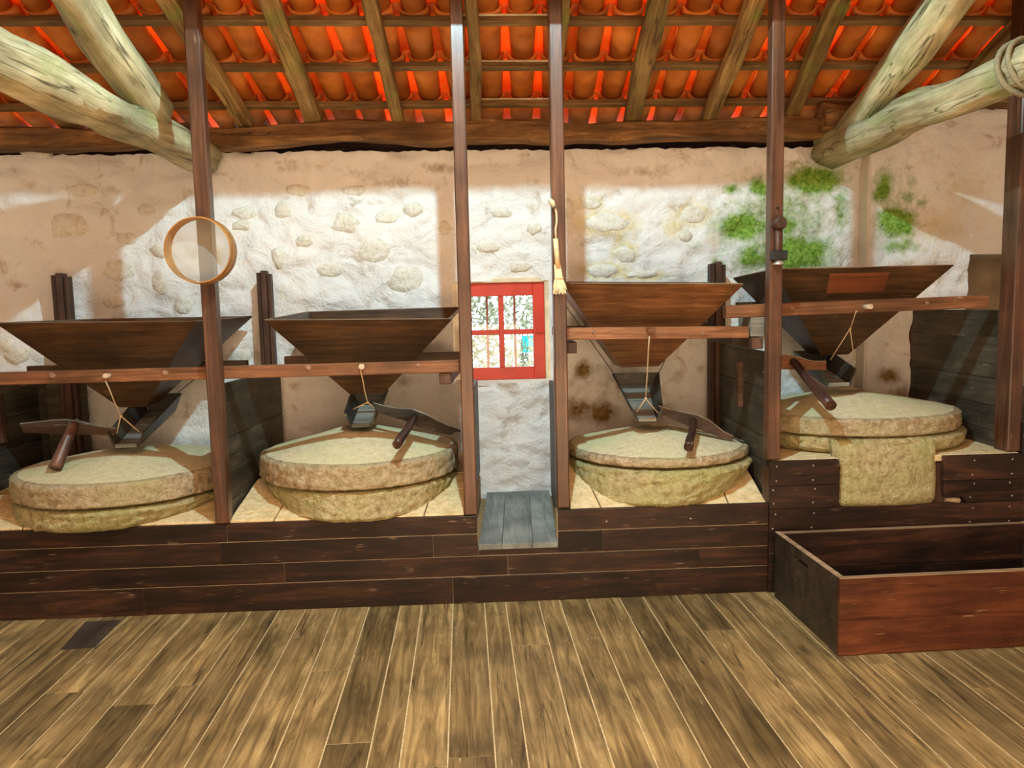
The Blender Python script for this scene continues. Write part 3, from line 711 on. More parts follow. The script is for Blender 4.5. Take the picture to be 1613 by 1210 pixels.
# ------------------------------------------------------------------ partitions
def partition(label, x, z0, z1, rows, y0=4.09, y1=5.12, mat='part', th=.028):
    t = thing('partition', label, 'partition', (x, (y0+y1)/2, z0))
    hs = [z0+(z1-z0)*r for r in rows]
    for a, b_ in zip(hs[:-1], hs[1:]):
        bar('partition_plank', (x+(y0-4.05)*SK, y0, (a+b_)/2), (x+(y1-4.05)*SK, y1, (a+b_)/2), th, b_-a-.003, M[mat], t, bev=.002)
    return t
R4 = (0, .2, .43, .68, 1)
t = partition('dark plank partition at the left edge, left of the first millstone', -2.86, .489, 1.235, R4)
partition('dark plank partition between the two left millstones, behind the sieve post', -1.31, .489, 1.225, (0, .14, .33, .6, 1))
partition('plank partition on the left side of the passage', -.005, .489, 1.12, R4, y0=4.085)
partition('dark plank partition on the right side of the passage', .506, .33, 1.10, (0, .22, .45, .7, 1), y0=4.08)
partition('dark plank partition between the third mill and the raised mill', 1.665, .503, 1.32, (0, .25, .42, .75, 1), y0=4.06)
partition('green-black plank partition at the right of the raised mill', 3.03, .735, 1.52, (0, .12, .30, .5, .8, 1), y0=4.105)
t = thing('plank_screen', 'dark boards against the wall behind the leftmost millstone', 'panel', (-2.7, 5.12, .489))
for k in range(4): boxo('panel_board', -2.98+k*.127, -2.98+k*.127+.124, 5.105, 5.13, .489, 1.205, M['part'], t)
# hung wooden bars on partitions
o = bar('hanging_bar', (1.600, 4.345, 1.25), (1.600, 4.345, .985), .045, .03, M['partpost'], None, up=(1, 0, 0)); tag(o, 'short upright wooden bar hanging on the partition right of the third mill', 'bar')
a = at(22, 620, X=-2.70); b_ = at(27, 698, X=-2.70)
o = bar('hanging_bar', (-2.79, a.y, a.z), (-2.79, a.y, b_.z), .05, .03, M['partpost'], None, up=(1, 0, 0)); tag(o, 'short upright wooden bar hanging on the partition at the left edge', 'bar')
# alcove side at far right
t = thing('alcove_screen', 'low dark uprights and an added panel for shade at the right edge beyond the last post', 'screen', (3.3, 4.05, 0))
boxo('upright', 3.075, 3.155, 3.97, 4.04, 0, .90, M['part'], t); boxo('upright', 3.17, 3.24, 3.99, 4.05, 0, .88, M['crate_dark'], t)
boxo('side_board', 3.25, 4.1, 4.6, 4.63, 0, 1.02, M['part'], t)  # dark panel added where the lower recess is only in shadow

# ------------------------------------------------------------------ hopper frames
def rail(name, px0, px1, y, h, z, label, w=.06, mat='beam', pegs=(), x0=None, x1=None, dz=0.0):
    a = x0 if x0 is not None else at(px0, 500, Y=y).x; b_ = x1 if x1 is not None else at(px1, 500, Y=y).x
    t = thing(name, label, 'beam', ((a+b_)/2, y, z-h/2))
    bar('rail', (a, y, z), (b_, y, z+dz), w, h, M[mat], t, bev=.004)
    for px, py, r, ln in pegs:
        q = at(px, py, Y=y-w/2)
        tube('peg', [(q.x, y-w/2+.01, q.z), (q.x+.003, y-w/2-ln, q.z+.004)], [r, r*.92], M['peg'] if ln > .01 else M['pegflat'], t, seg=10)
    return t
ra = rail('hopper_beam', 0, 0, 4.135, .066, 1.287, 'orange-brown beam under the two left hoppers, running to the left jamb post', x0=-3.1, x1=-.028,
     pegs=[(82, 592, .017, .004), (172, 592, .014, .05), (260, 588, .016, .004), (485, 580, .015, .004), (570, 578, .017, .035), (658, 576, .012, .003)])
rb_ = rail('hopper_beam', 0, 0, 4.135, .066, 1.447, 'brown beam under the third hopper', x0=.545, x1=1.565, dz=-.016, pegs=[(935, 524, .013, .004), (1106, 526, .014, .006)])
q = at(1024, 520, Y=4.10); boxo('square_peg', q.x-.02, q.x+.018, 4.055, 4.11, q.z-.012, q.z+.016, M['beam'], rb_)
rc = rail('hopper_beam', 0, 0, 4.135, .070, 1.545, 'brown beam crossing under the highest right hopper', x0=1.436, x1=2.935, dz=.024, pegs=[(1247, 486, .012, .003), (1362, 484, .015, .06), (1460, 478, .012, .003), (1300, 487, .006, .002)])
rail('hopper_beam', 0, 0, 5.0, .05, 1.272, 'dark rear beam behind the leftmost hopper', x0=-2.76, x1=-1.40, mat='hopper')
rail('hopper_beam', 0, 0, 5.0, .06, 1.285, 'dark rear beam behind the second hopper', x0=-1.16, x1=-.02, mat='hopper')
rail('hopper_beam', 0, 0, 5.0, .06, 1.435, 'dark rear beam behind the third hopper', x0=.58, x1=1.62, mat='hopper')
rail('hopper_beam', 0, 0, 5.0, .06, 1.565, 'dark rear beam behind the highest right hopper', x0=1.82, x1=3.0, mat='hopper')
def bearer(label, x, z, y0=4.12, y1=5.03, w=.06, h=.062, mat='partpost'):
    o = bar('cross_bearer', (x, y0, z), (x+SK*(y1-y0), y1, z), w, h, M[mat], None, bev=.004); tag(o, label, 'beam'); return o
bearer('dark cross bearer on the partition at the left edge', -2.85, 1.265-.035+.0) if False else None
bearer('dark cross bearer under the right end of the second hopper beam', -.11, 1.221, w=.065)
bearer('grey-black cross bearer under the right end of the third hopper beam', 1.595, 1.371, y0=4.06, h=.062)
bearer('dark cross bearer behind the straw brush post', .58, 1.37, y0=4.12)
o = boxo('bearer_block', 1.572, 1.650, 4.10, 4.30, 1.405, 1.512, M['armgrey'], None, .004); tag(o, 'grey block between the third hopper beam and the knob post', 'block')

# ------------------------------------------------------------------ hoppers
def hopper(label, rim, zr, bot, zb, mat, patch=False, planks=1):
    """rim=(x0,x1,y0,y1), zr=(fl,fr,br,bl) rim heights, bot=(x0,x1,y0,y1)"""
    x0, x1, y0, y1 = rim; c0, c1, d0, d1 = bot
    T = [Vector((x0, y0, zr[0])), Vector((x1, y0, zr[1])), Vector((x1+SK*.9, y1, zr[2])), Vector((x0+SK*.9, y1, zr[3]))]
    B = [Vector((c0, d0, zb)), Vector((c1, d0, zb)), Vector((c1, d1, zb)), Vector((c0, d1, zb))]
    cT, cB = sum(T, Vector())/4, sum(B, Vector())/4
    t = thing('grain_hopper', label, 'hopper', cB)
    th = .018
    def inn(v, c):
        d = (c-v); d.z = 0; return v+Vector((math.copysign(th*1.2, d.x), math.copysign(th*1.2, d.y), 0))
    Ti = [inn(v, cT) for v in T]; Bi = [inn(v, cB) for v in B]
    names = ('front_panel', 'side_panel', 'back_panel', 'side_panel')
    for k in range(4):
        k2 = (k+1) % 4
        o = hexa(names[k], [T[k], T[k2], B[k2], B[k]], [Ti[k], Ti[k2], Bi[k2], Bi[k]], M[mat], t)
    for k in range(4):
        k2 = (k+1) % 4; e0, e1 = (T[k]+Ti[k])/2, (T[k2]+Ti[k2])/2
        bar('rim_edge', e0+Vector((0, 0, .002)), e1+Vector((0, 0, .002)), th*1.05, .005, M['rimdark'], t, bev=0)
    return t, T, B
h1, T1, B1 = hopper('leftmost wide dark hopper behind the sieve post', (-2.47, -1.437, 4.2, 5.10), (1.575, 1.560, 1.575, 1.58), (-2.02, -1.872, 4.55, 4.72), 1.067, 'hopper')
h2, T2, B2 = hopper('second dark hopper, just left of the red window, with its inside showing', (-1.078, -.062, 4.2, 5.05), (1.558, 1.541, 1.604, 1.595), (-.69, -.485, 4.55, 4.72), 1.105, 'hopper')
h3, T3, B3 = hopper('brown hopper with clear wood grain, right of the straw brush', (.544, 1.570, 4.2, 5.08), (1.722, 1.696, 1.73, 1.755), (.935, 1.165, 4.52, 4.75), 1.222, 'hopper_red')
h4, T4, B4 = hopper('highest dark hopper with a reddish rectangular patch, at the right', (1.735, 2.787, 4.2, 5.02), (1.775, 1.778, 1.775, 1.755), (2.185, 2.36, 4.55, 4.72), 1.26, 'hopper')
# patch board lies on the sloping front of the fourth hopper
fn = (T4[1]-T4[0]).cross(B4[0]-T4[0]).normalized(); fn = fn if fn.y < 0 else -fn
def onface(px, py):
    d = MW @ Vector((px-CX, CY-py, -F)); o_ = Vector((0, 0, EYE)); t = (T4[0]-o_).dot(fn)/d.dot(fn); return o_+d*t
pp = [onface(*p_)+fn*.0005 for p_ in ((1307, 431), (1400, 429), (1391, 459), (1301, 462))]
prism('patch_board', pp, fn*.006, M['patch'], h4, 0)['label'] = 'reddish patch board'

# ------------------------------------------------------------------ shoes, clappers, strings
def shoe(label, back, front, wb_, wf, hb, hf, mats=('shoe', 'armgrey'), skew=0.0):
    """tapered open trough: back/front = floor centre at the two ends"""
    back, front = Vector(back), Vector(front); t = thing('feed_shoe', label, 'trough', front, 'feed shoes') ; t.pop('group') if 'group' in t else None
    fl = .62; th = .011
    def sec(c, w, h):   # bottom-left, bottom-right, top-right, top-left
        return [c+Vector((-w*fl/2, 0, 0)), c+Vector((w*fl/2, 0, 0)), c+Vector((w/2, 0, h)), c+Vector((-w/2, 0, h))]
    a, b_ = sec(back, wb_, hb), sec(front, wf, hf); up = Vector((0, 0, th))
    hexa('shoe_floor', [a[0], a[1], b_[1], b_[0]], [a[0]+up, a[1]+up, b_[1]+up, b_[0]+up], M[mats[1]], t)
    sx = Vector((th, 0, 0))
    hexa('shoe_side', [a[0], a[3], b_[3], b_[0]], [a[0]-sx, a[3]-sx, b_[3]-sx, b_[0]-sx], M[mats[0]], t)
    hexa('shoe_side', [a[1], a[2], b_[2], b_[1]], [a[1]+sx, a[2]+sx, b_[2]+sx, b_[1]+sx], M[mats[0]], t)
    sy = Vector((0, th, 0)); hexa('shoe_back', a, [v+sy for v in a], M[mats[0]], t)
    # pale lip at the mouth
    hexa('shoe_lip', [b_[0], b_[1], b_[1]+Vector((0, 0, .022)), b_[0]+Vector((0, 0, .022))], [v-Vector((0, .01, 0)) for v in (b_[0], b_[1], b_[1]+Vector((0, 0, .022)), b_[0]+Vector((0, 0, .022)))], M['armgrey'], t)
    return t
s1 = shoe('feed shoe hanging under the leftmost hopper', (-1.905, 4.86, 1.00), (-1.915, 4.36, .862), .245, .185, .11, .085)
s2 = shoe('small feed shoe hanging under the second hopper', (-.60, 4.80, 1.00), (-.612, 4.40, .928), .215, .165, .10, .09)
s3 = shoe('feed shoe hanging under the brown third hopper, its pale floor showing', (1.10, 4.86, 1.045), (1.060, 4.38, .912), .29, .17, .11, .07)
s4 = shoe('feed shoe hanging under the highest right hopper', (2.26, 4.84, 1.16), (2.215, 4.38, 1.085), .23, .20, .11, .10)
def string(label, paths, r=.0035):
    t = thing('cord', label, 'cord', paths[0][-1])
    for p_ in paths: tube('strand', p_, r, M['string'], t, seg=5)
    bm = bmesh.new(); bmesh.ops.create_icosphere(bm, subdivisions=1, radius=r*2.6); me = bpy.data.meshes.new('knot'); bm.to_mesh(me); bm.free()
    o = link('knot', me, M['string'], smooth=True); o.location = paths[0][-1]; o.parent = t; o.matrix_parent_inverse = Matrix.Translation(t.location).inverted()
def sag(a, b_, n=5, w=.004, seed=1): return subpath(a, b_, n, w, seed)
K = at(190, 655, Y=4.26); string('cord from the peg of the left beam down to the leftmost feed shoe', [sag(at(166, 600, Y=4.085), K), [K, at(184, 683, Y=4.355)], [K, at(219, 680, Y=4.355)]])
K = at(579, 634, Y=4.30); string('cord from the pale peg down to the second feed shoe', [sag(at(568, 584, Y=4.08), K, seed=4), [K, at(556, 645, Y=4.385)], [K, at(590, 643, Y=4.385)]])
K = at(1017, 628, Y=4.28); string('long cord from the square peg down to the third feed shoe', [sag(at(1023, 530, Y=4.06), K, seed=6), [K, at(1003, 649, Y=4.365)], [K, at(1037, 651, Y=4.365)]])
K = at(1339, 518, Y=4.22); string('slanting cord loop over the feed shoe of the highest right hopper', [sag(at(1349, 490, Y=4.09), K, seed=8), [K, at(1308, 567, Y=4.365)], [K, at(1346, 568, Y=4.365)]], .003)
def backcord(label, a, b_):
    o = tube('cord', [a, b_], .0028, M['hopper'], None, 5); tag(o, label, 'cord')
backcord('thin dark cord at the left of the third feed shoe', at(888, 478, Y=4.97), at(968, 590, Y=4.87))
backcord('thin dark cord at the right of the third feed shoe', at(1054, 552, Y=4.97), at(1036, 592, Y=4.87))
backcord('thin dark cord behind the leftmost feed shoe', at(310, 595, Y=4.97), at(276, 622, Y=4.87))

def oncone(px, py, cx, cy, r, z1, crown):
    z = z1
    for _ in range(12):
        q = at(px, py, Z=z); z = z1+crown*max(0, 1-math.hypot(q.x-cx, q.y-cy)/r)+.006
    return q
CONES = [(-1.985, 4.56, .60, .735, .11), (-.635, 4.56, .578, .785, .15), (1.150, 4.56, .545, .752, .12), (2.365, 4.57, .60, .935, .125)]
def clapper(label, pts, y, mat, stick, sr, root=None, th=.022, ntop=7):
    t = thing('clapper', label, 'clapper', oncone(stick[1][0], stick[1][1], *CONES[stick[2]]))
    prism('clapper_arm', [at(px, py, Y=y) for px, py in pts], (0, th, 0), M[mat], t, .002)
    tp = [at(px, py, Y=y)+Vector((0, th/2, .001)) for px, py in pts[:ntop]]
    for p_, q_ in zip(tp[:-1], tp[1:]): bar('arm_edge', p_, q_, th*.9, .003, M['armgrey'], t, bev=0)
    a = at(stick[0][0], stick[0][1], Y=y-.012); b_ = oncone(stick[1][0], stick[1][1], *CONES[stick[2]]); b_.z += sr*.5
    n = 8
    settle(t, tube('roller_stick', subpath(a, b_, n, .006, sr*100), [sr*(.80+.25*i/n) for i in range(n+1)], M['stick'], seg=10, zgrain=True, rough=.004))
    tube('wedge', [at(stick[0][0]+4, stick[0][1]-7, Y=y+.012), at(stick[0][0]+2, stick[0][1]+4, Y=y+.012)], .011, M['arm'], t, seg=6)
    return t
f1 = lambda pts: [(x/3.934, 560+y/3.934) for x, y in pts]
clapper('curved clapper arm with a rough round stick resting on the leftmost millstone', f1([(120,425),(200,417),(300,405),(400,400),(500,413),(600,440),(722,455),(705,497),(600,495),(480,490),(300,485),(145,480)]), 4.385, 'arm', ((117, 667), (87, 742), 0), .033)
f2 = lambda pts: [(520+x/7.332, 560+y/7.332) for x, y in pts]
clapper('grey-topped clapper arm with a worn stick resting on the second millstone', f2([(500,550),(600,580),(750,610),(950,625),(1100,680),(1250,760),(1400,830),(1512,868),(1500,890),(1450,885),(1390,920),(1200,880),(1000,820),(850,750),(700,710),(560,660),(495,600)]), 4.39, 'armdark', ((653, 657), (625, 704), 1), .024)
f3 = lambda pts: [(940+x/5.974, 560+y/5.974) for x, y in pts]
t = clapper('brown clapper arm with a short cut stick and iron rod, on the third millstone', f3([(580,475),(700,510),(850,545),(950,565),(1060,610),(1200,720),(1290,760),(1280,800),(1150,770),(1000,710),(950,695),(800,640),(640,570)]), 4.385, 'arm', ((1093, 663), (1084, 708), 2), .024)
tube('iron_rod', [at(1150, 687, Y=4.40), at(1197, 710, Y=4.40)], .006, M['iron'], t)
f4 = lambda pts: [(1200+x/5.5, 440+y/5.5) for x, y in pts]
clapper('reddish clapper arm with a dark glossy slanting stick over the raised millstone', f4([(20,690),(130,665),(200,655),(300,670),(400,700),(470,712),(560,710),(562,790),(400,785),(130,780),(20,780)]), 4.39, 'beam', ((1250, 570), (1308, 643), 3), .030)

# ------------------------------------------------------------------ millstones
def millstone(name, label, group, rings, mat, topmat=None, seg=150, seed=0, rough=.010, crown=.0, eye=None):
    """rings: list of (cx, cy, rx, ry, z) bottom to top; solid lofted disc"""
    random.seed(seed); vs = []; fs = []; c0 = Vector((rings[-1][0], rings[-1][1], rings[0][4]))
    full = []
    for a, b_ in zip(rings[:-1], rings[1:]):
        n = max(1, int(abs(b_[4]-a[4])/.009), int(abs(b_[2]-a[2])/.03))
        for i in range(n): full.append(tuple(a[k]+(b_[k]-a[k])*i/n for k in range(5)))
    full.append(rings[-1]); nr = len(full)
    for j, (cx, cy, rx, ry, z) in enumerate(full):
        for k in range(seg):
            th = 2*math.pi*k/seg; ux, uy = math.cos(th), math.sin(th)
            r = 1+rough*1.6*noise.noise(Vector((ux*2.2+seed, uy*2.2, z*3)))+rough*2.2*noise.noise(Vector((ux*14+seed, uy*14, z*26)))+rough*2.2*noise.noise(Vector((ux*34+seed, uy*34, z*60)))
            vs.append(Vector((cx+rx*r*ux, cy+ry*r*uy, z+.003*noise.noise(Vector((ux*7, uy*7, j+seed))))))
    for j in range(nr-1):
        for k in range(seg):
            k2 = (k+1) % seg; fs.append((j*seg+k, j*seg+k2, (j+1)*seg+k2, (j+1)*seg+k))
    cx, cy, rx, ry, z = full[-1]; side = len(fs)
    base = (nr-1)*seg; last = base
    for ri, f in enumerate((.96, .86, .7, .5, .3, .12)):
        st = len(vs)
        for k in range(seg):
            th = 2*math.pi*k/seg; h = z+crown*(1-f)*1.0+.004*noise.noise(Vector((math.cos(th)*f*6+seed, math.sin(th)*f*6, 4)))
            vs.append(Vector((cx+rx*f*math.cos(th), cy+ry*f*math.sin(th), h)))
        for k in range(seg):
            k2 = (k+1) % seg; fs.append((last+k, last+k2, st+k2, st+k))
        last = st
    if eye:
        for f, dz in ((.12, -.10),):
            st = len(vs)
            for k in range(seg):
                th = 2*math.pi*k/seg; vs.append(Vector((cx+rx*f*math.cos(th), cy+ry*f*math.sin(th), z+crown*.9+dz)))
            for k in range(seg):
                k2 = (k+1) % seg; fs.append((last+k, last+k2, st+k2, st+k))
            last = st
    fs.append(tuple(last+k for k in range(seg))); fs.append(tuple(range(seg))[::-1])
    me = mesh(name, [v-c0 for v in vs], fs); me.materials.append(M[mat])
    if topmat:
        me.materials.append(M[topmat])
        for i in range(side+seg, len(fs)-1): me.polygons[i].material_index = 1
    o = link(name, me, None, smooth=True); o.location = c0
    return tag(o, label, 'millstone', group)
def runner(label, cx, cy, r, z0, z1, seed, crown=.05, ry=None):
    ry = ry or r
    return millstone('runner_stone', label, 'upper millstones', [(cx, cy, r*.965, ry*.965, z0), (cx, cy, r*.995, ry*.995, z0+.006), (cx, cy, r*1.0, ry*1.0, z0+.014), (cx, cy, r*1.0, ry*1.0, z1-.018), (cx, cy, r*.994, ry*.994, z1-.005), (cx, cy, r*.978, ry*.978, z1)], 'granite', 'granite_top', seed=seed, crown=crown, rough=.008, eye=True)
runner('thick granite runner stone, leftmost, cut off by the sieve post', -1.985, 4.56, .60, .610, .735, 1, .11)
runner('thick granite runner stone in the second mill, left of the passage', -.635, 4.56, .578, .652, .785, 2, .15)
runner('thin granite runner stone in the third mill, right of the passage', 1.150, 4.56, .545, .702, .752, 3, .12)
runner('large granite runner stone of the raised right mill', 2.365, 4.57, .635, .838, .935, 4, .125, ry=.575)
def bedstone(label, cx, cy, r, z1, z0, bx, by, brx, bry, seed, extra=None):
    rings = [(bx, by, brx*.96, bry*.96, z0), (bx, by, brx, bry, z0+.02), (cx*.35+bx*.65, cy*.35+by*.65, r*.35+brx*.65, r*.35+bry*.65, z0+(z1-z0)*.35), (cx*.8+bx*.2, cy*.8+by*.2, r*.8+brx*.2, r*.8+bry*.2, z0+(z1-z0)*.66), (cx, cy, r, r, z1-.028), (cx, cy, r*.995, r*.995, z1-.016), (cx, cy, r*.955, r*.955, z1-.006)]
    return millstone('bed_stone', label, 'lower millstones', rings, 'granite_bed', seed=seed, rough=.011)
bedstone('pale granite bed stone under the leftmost runner', -1.985, 4.56, .595, .602, .482, -2.03, 4.47, .52, .49, 11)
bedstone('greenish bowl-shaped bed stone under the second runner', -.625, 4.55, .555, .645, .484, -.615, 4.42, .45, .455, 12)
bedstone('deep mossy bowl-shaped bed stone under the third runner', 1.158, 4.55, .560, .695, .500, 1.09, 4.39, .43, .42, 13)
bs4 = millstone('bed_stone', 'tall granite bed stone whose block juts through the boards of the raised mill', 'lower millstones',
    [(2.385, 4.57, .60, .55, .738), (2.385, 4.57, .64, .585, .765), (2.385, 4.57, .645, .59, .81), (2.385, 4.57, .64, .585, .820), (2.385, 4.57, .60, .55, .832)], 'granite_bed', seed=14, rough=.009)
# its squared front block
bm = bmesh.new(); nx, nz, ny = 30, 20, 4
vs = []; fs = []
zt, zb = .828, .455
for j in range(nz+1):
    z = zb+(zt-zb)*j/nz
    for i in range(nx+1):
        u = i/nx*2-1; x = 2.305+.292*u
        edge = max(0, abs(u)-.86)/.14; bul = .035*(1-u*u)
        low = max(0, .12-j/nz)/.12
        y = 3.975-bul*min(1, (1-j/nz)*1.6)+.05*edge**2+.045*low**2+.03*max(0, j/nz-.85)/.15+.010*noise.noise(Vector((x*16, z*16, 3)))+.012*noise.noise(Vector((x*5, z*5, 9)))
        vs.append(Vector((x+.006*noise.noise(Vector((0, z*20, 1))), y, z-.012*(1-u*u)*(1-j/nz))))
def G(i, j): return j*(nx+1)+i
for j in range(nz):
    for i in range(nx): fs.append((G(i, j), G(i+1, j), G(i+1, j+1), G(i, j+1)))
st = len(vs); border = [G(i, 0) for i in range(nx+1)]+[G(nx, j) for j in range(1, nz+1)]+[G(i, nz) for i in range(nx-1, -1, -1)]+[G(0, j) for j in range(nz-1, 0, -1)]
for k in border: v = vs[k].copy(); v.y = 4.055; vs.append(v)
for q_ in range(len(border)):
    q2 = (q_+1) % len(border); fs.append((border[q_], st+q_, st+q2, border[q2]))
fs.append(tuple(st+q_ for q_ in range(len(border))))
c = Vector((2.305, 4.0, .6)); me = mesh('front_block', [v-c for v in vs], fs)
bm = bmesh.new(); bm.from_mesh(me); bmesh.ops.recalc_face_normals(bm, faces=bm.faces[:]); bm.to_mesh(me); bm.free()
o = link('front_block', me, M['granite_bed'], smooth=True); o.location = c; o.parent = bs4; o.matrix_parent_inverse = Matrix.Translation(bs4.location).inverted()
random.seed(23)

# ------------------------------------------------------------------ crate
cr = thing('flour_crate', 'large open dark-sided crate with a reddish front, on the floor at the right', 'crate', (2.3, 3.55, 0))
X0, X1, Y0, Y1, ZT = 1.640, 3.05, 3.190, 3.905, .362
t_ = .026
boxo('front_board', X0, X1, Y0, Y0+t_, .1665, ZT-.004, M['crate_red'], cr); boxo('front_board', X0, X1, Y0+.0006, Y0+t_, .002, .166, M['crate_red'], cr)
boxo('back_board', X0+t_, X1-t_, Y1-t_, Y1, .16, ZT-.006, M['kerb'], cr); boxo('back_board', X0+t_, X1-t_, Y1-t_, Y1, .002, .158, M['kerb'], cr)
def sideboard(x):
    zt = ZT-.004; s0, s1, sz0, sz1 = 3.505, 3.665, .286, .312
    boxo('side_board', x, x+t_, Y0+t_, Y1, .002, sz0, M['crate_dark'], cr, 0); boxo('side_board', x, x+t_, Y0+t_, s0, sz0, zt, M['crate_dark'], cr, 0)
    boxo('side_board', x, x+t_, s1, Y1, sz0, zt, M['crate_dark'], cr, 0); boxo('side_board', x, x+t_, s0, s1, sz1, zt, M['crate_dark'], cr, 0)
def sideplate(x):
    # one board with a rounded hand slot
    out = [(Y0+t_, .002), (Y1, .002), (Y1, ZT-.004), (Y0+t_, ZT-.004)]
    cy, cz, L, r = 3.585, .300, .065, .014
    slot = []
    for k in range(9): a = math.pi/2+math.pi*k/8; slot.append((cy-L+r*math.cos(a), cz+r*math.sin(a)))
    for k in range(9): a = -math.pi/2+math.pi*k/8; slot.append((cy+L+r*math.cos(a), cz+r*math.sin(a)))
    bm = bmesh.new()
    for xx in (x, x+t_):
        vo = [bm.verts.new((xx, a, b2)) for a, b2 in out]; vi = [bm.verts.new((xx, a, b2)) for a, b2 in slot]
        eds = [bm.edges.new((vo[i], vo[(i+1) % 4])) for i in range(4)]+[bm.edges.new((vi[i], vi[(i+1) % 18])) for i in range(18)]
        bmesh.ops.triangle_fill(bm, use_beauty=True, edges=eds)
        if xx == x: A = (vo, vi)
        else:
            for P, Q in ((A[0], vo), (A[1], vi)):
                n = len(P)
                for i in range(n): bm.faces.new((P[i], P[(i+1) % n], Q[(i+1) % n], Q[i]))
    bmesh.ops.recalc_face_normals(bm, faces=bm.faces[:])
    for v in bm.verts: v.co -= Vector((x, 3.55, .18))
    me = bpy.data.meshes.new('side_board'); bm.to_mesh(me); bm.free(); o = link('side_board', me, M['crate_dark']); o.location = (x, 3.55, .18)
    o.parent = cr; o.matrix_parent_inverse = Matrix.Translation(cr.location).inverted()
sideplate(X0); sideplate(X1-t_)
boxo('crate_bottom', X0+t_, X1-t_, Y0+t_, Y1-t_, .004, .022, M['crate_dark'], cr)
boxo('rim_strip', X0, X1, Y0, Y0+t_, ZT-.004, ZT+.002, M['rim'], cr, .001); boxo('rim_strip', X0+t_, X1-t_, Y1-t_, Y1, ZT-.006, ZT, M['rim'], cr, .001)
boxo('rim_strip', X0, X0+t_, Y0+t_, Y1, ZT-.004, ZT+.002, M['rim'], cr, .001); boxo('rim_strip', X1-t_, X1, Y0+t_, Y1, ZT-.004, ZT+.002, M['rim'], cr, .001)

# ------------------------------------------------------------------ sieve, brush, knob
sv = thing('round_sieve', 'round wooden flour sieve hanging on the dark post at the left', 'sieve', (-1.318, 3.985, 1.92))
def hoop(name, r0, r1, y0, y1, cx, cz, mat):
    n = 64; vs = []; fs = []
    for k in range(n):
        a = 2*math.pi*k/n
        for (r, y) in ((r1, y0), (r1, y1), (r0, y1), (r0, y0)): vs.append((r*math.cos(a), y, r*math.sin(a)))
    for k in range(n):
        k2 = (k+1) % n
        for j in range(4): fs.append((k*4+j, k*4+(j+1) % 4, k2*4+(j+1) % 4, k2*4+j))
    me = mesh(name, vs, fs); bm = bmesh.new(); bm.from_mesh(me); bmesh.ops.recalc_face_normals(bm, faces=bm.faces[:]); bm.to_mesh(me); bm.free()
    o = link(name, me, M[mat]); o.location = (cx, 0, cz); return o
for nm_, r0, r1, y0, y1 in (('hoop', .158, .163, 3.925, 4.018), ('outer_band', .1635, .168, 3.965, 4.018)):
    o = hoop(nm_, r0, r1, y0, y1, -1.312, 1.917, 'sieve'); o.parent = sv; o.matrix_parent_inverse = Matrix.Translation(sv.location).inverted()
vs = [(.158*math.cos(2*math.pi*k/48), 0, .158*math.sin(2*math.pi*k/48)) for k in range(48)]+[(0, 0, 0)]
o = link('sieve_net', mesh('sieve_net', vs, [(k, (k+1) % 48, 48) for k in range(48)]), M['net']); o.location = (-1.312, 4.016, 1.917); o.parent = sv; o.matrix_parent_inverse = Matrix.Translation(sv.location).inverted()

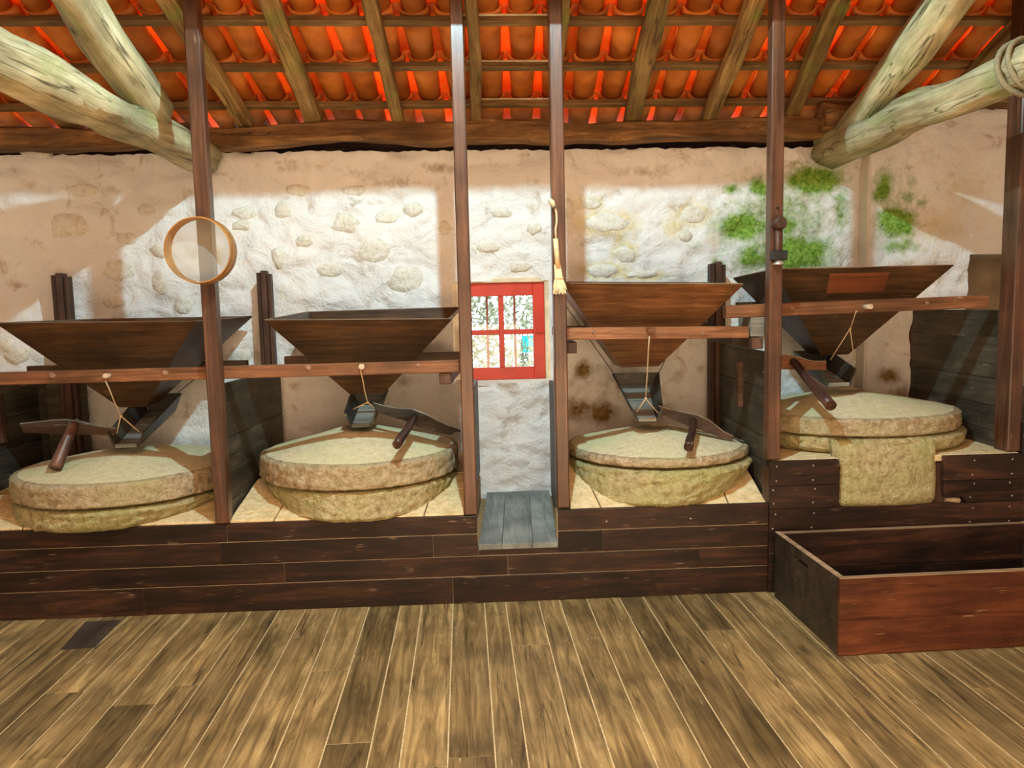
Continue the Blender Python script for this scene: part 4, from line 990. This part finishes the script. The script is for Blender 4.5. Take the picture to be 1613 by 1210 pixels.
br = thing('straw_brush', 'small straw brush with a pale cane handle tied to the post', 'brush', (.51, 3.985, 1.66))
Y = 3.985
bp_ = lambda px, py, y=Y: at(px, py, Y=y)
tube('hanging_string', [bp_(868, 318), bp_(872, 322), bp_(876, 334), bp_(877, 348), bp_(875, 362), bp_(876, 378)], .006, M['string'], br, 6)
tube('tie_knot', [bp_(866, 315, 4.0), bp_(870, 320, 3.985), bp_(873, 326, 3.98)], [.012, .016, .010], M['string'], br, 8)
tube('hanging_nail', [(.484, 4.01, 2.10), (.484, 3.97, 2.105)], .005, M['iron'], br)
tube('handle', [bp_(875, 376), bp_(877, 400), bp_(879, 423)], [.0135, .014, .0145], M['broomh'], br, 10)
vs = []; fs = []
for k in range(150):
    a = random.uniform(0, 6.28); r = math.sqrt(random.random())
    p0 = bp_(878, 417)+Vector((math.cos(a)*.016*r, math.sin(a)*.014*r, random.uniform(-.01, .004)))
    p1 = bp_(880, 437)+Vector((math.cos(a)*.020*r, math.sin(a)*.014*r, 0)); p2 = bp_(882+2*math.cos(a), random.uniform(452, 464))+Vector((math.cos(a)*.030*r, math.sin(a)*.016*r, 0))
    for q0, q1 in ((p0, p1), (p1, p2)):
        i = len(vs); s = Vector((.0012, 0, 0)); u = Vector((0, .0012, .0)); vs += [q0-s, q0+u, q0+s, q1-s, q1+u, q1+s]; fs += [(i, i+1, i+4, i+3), (i+1, i+2, i+5, i+4), (i+2, i, i+3, i+5)]
o = link('bristles', mesh('bristles', vs, fs), M['straw'], kind='stuff'); o.parent = br; o.matrix_parent_inverse = Matrix.Translation(br.location).inverted()
ring = [bp_(881, 438)+Vector((.022*math.cos(a), .016*math.sin(a), 0)) for a in [2*math.pi*k/14 for k in range(15)]]
tube('binding', ring, .003, M['straw'], br, 6, caps=False)

kn = thing('crane_screw', 'round-headed wooden pin with an iron clamp on the post left of the raised mill', 'pin', (1.664, 3.975, 1.8))
tube('round_head', [(1.664, 3.972, 2.003), (1.664, 3.945, 2.003), (1.664, 3.93, 2.003)], [.036, .036, .026], M['partpost'], kn, 20)
tube('shank', [(1.662, 3.965, 1.975), (1.660, 3.965, 1.87), (1.660, 3.966, 1.80)], [.016, .013, .017], M['partpost'], kn, 10)
boxo('iron_clamp', 1.625, 1.705, 3.94, 3.984, 1.812, 1.862, M['iron'], kn, .004)
tube('iron_cup', [(1.664, 3.965, 1.812), (1.664, 3.965, 1.796), (1.664, 3.965, 1.788)], [.018, .028, .032], M['nail'], kn, 12)
tube('small_nail', [(1.664, 3.985, 2.085), (1.664, 3.972, 2.085)], .006, M['iron'], kn)
bpy.context.view_layer.update()
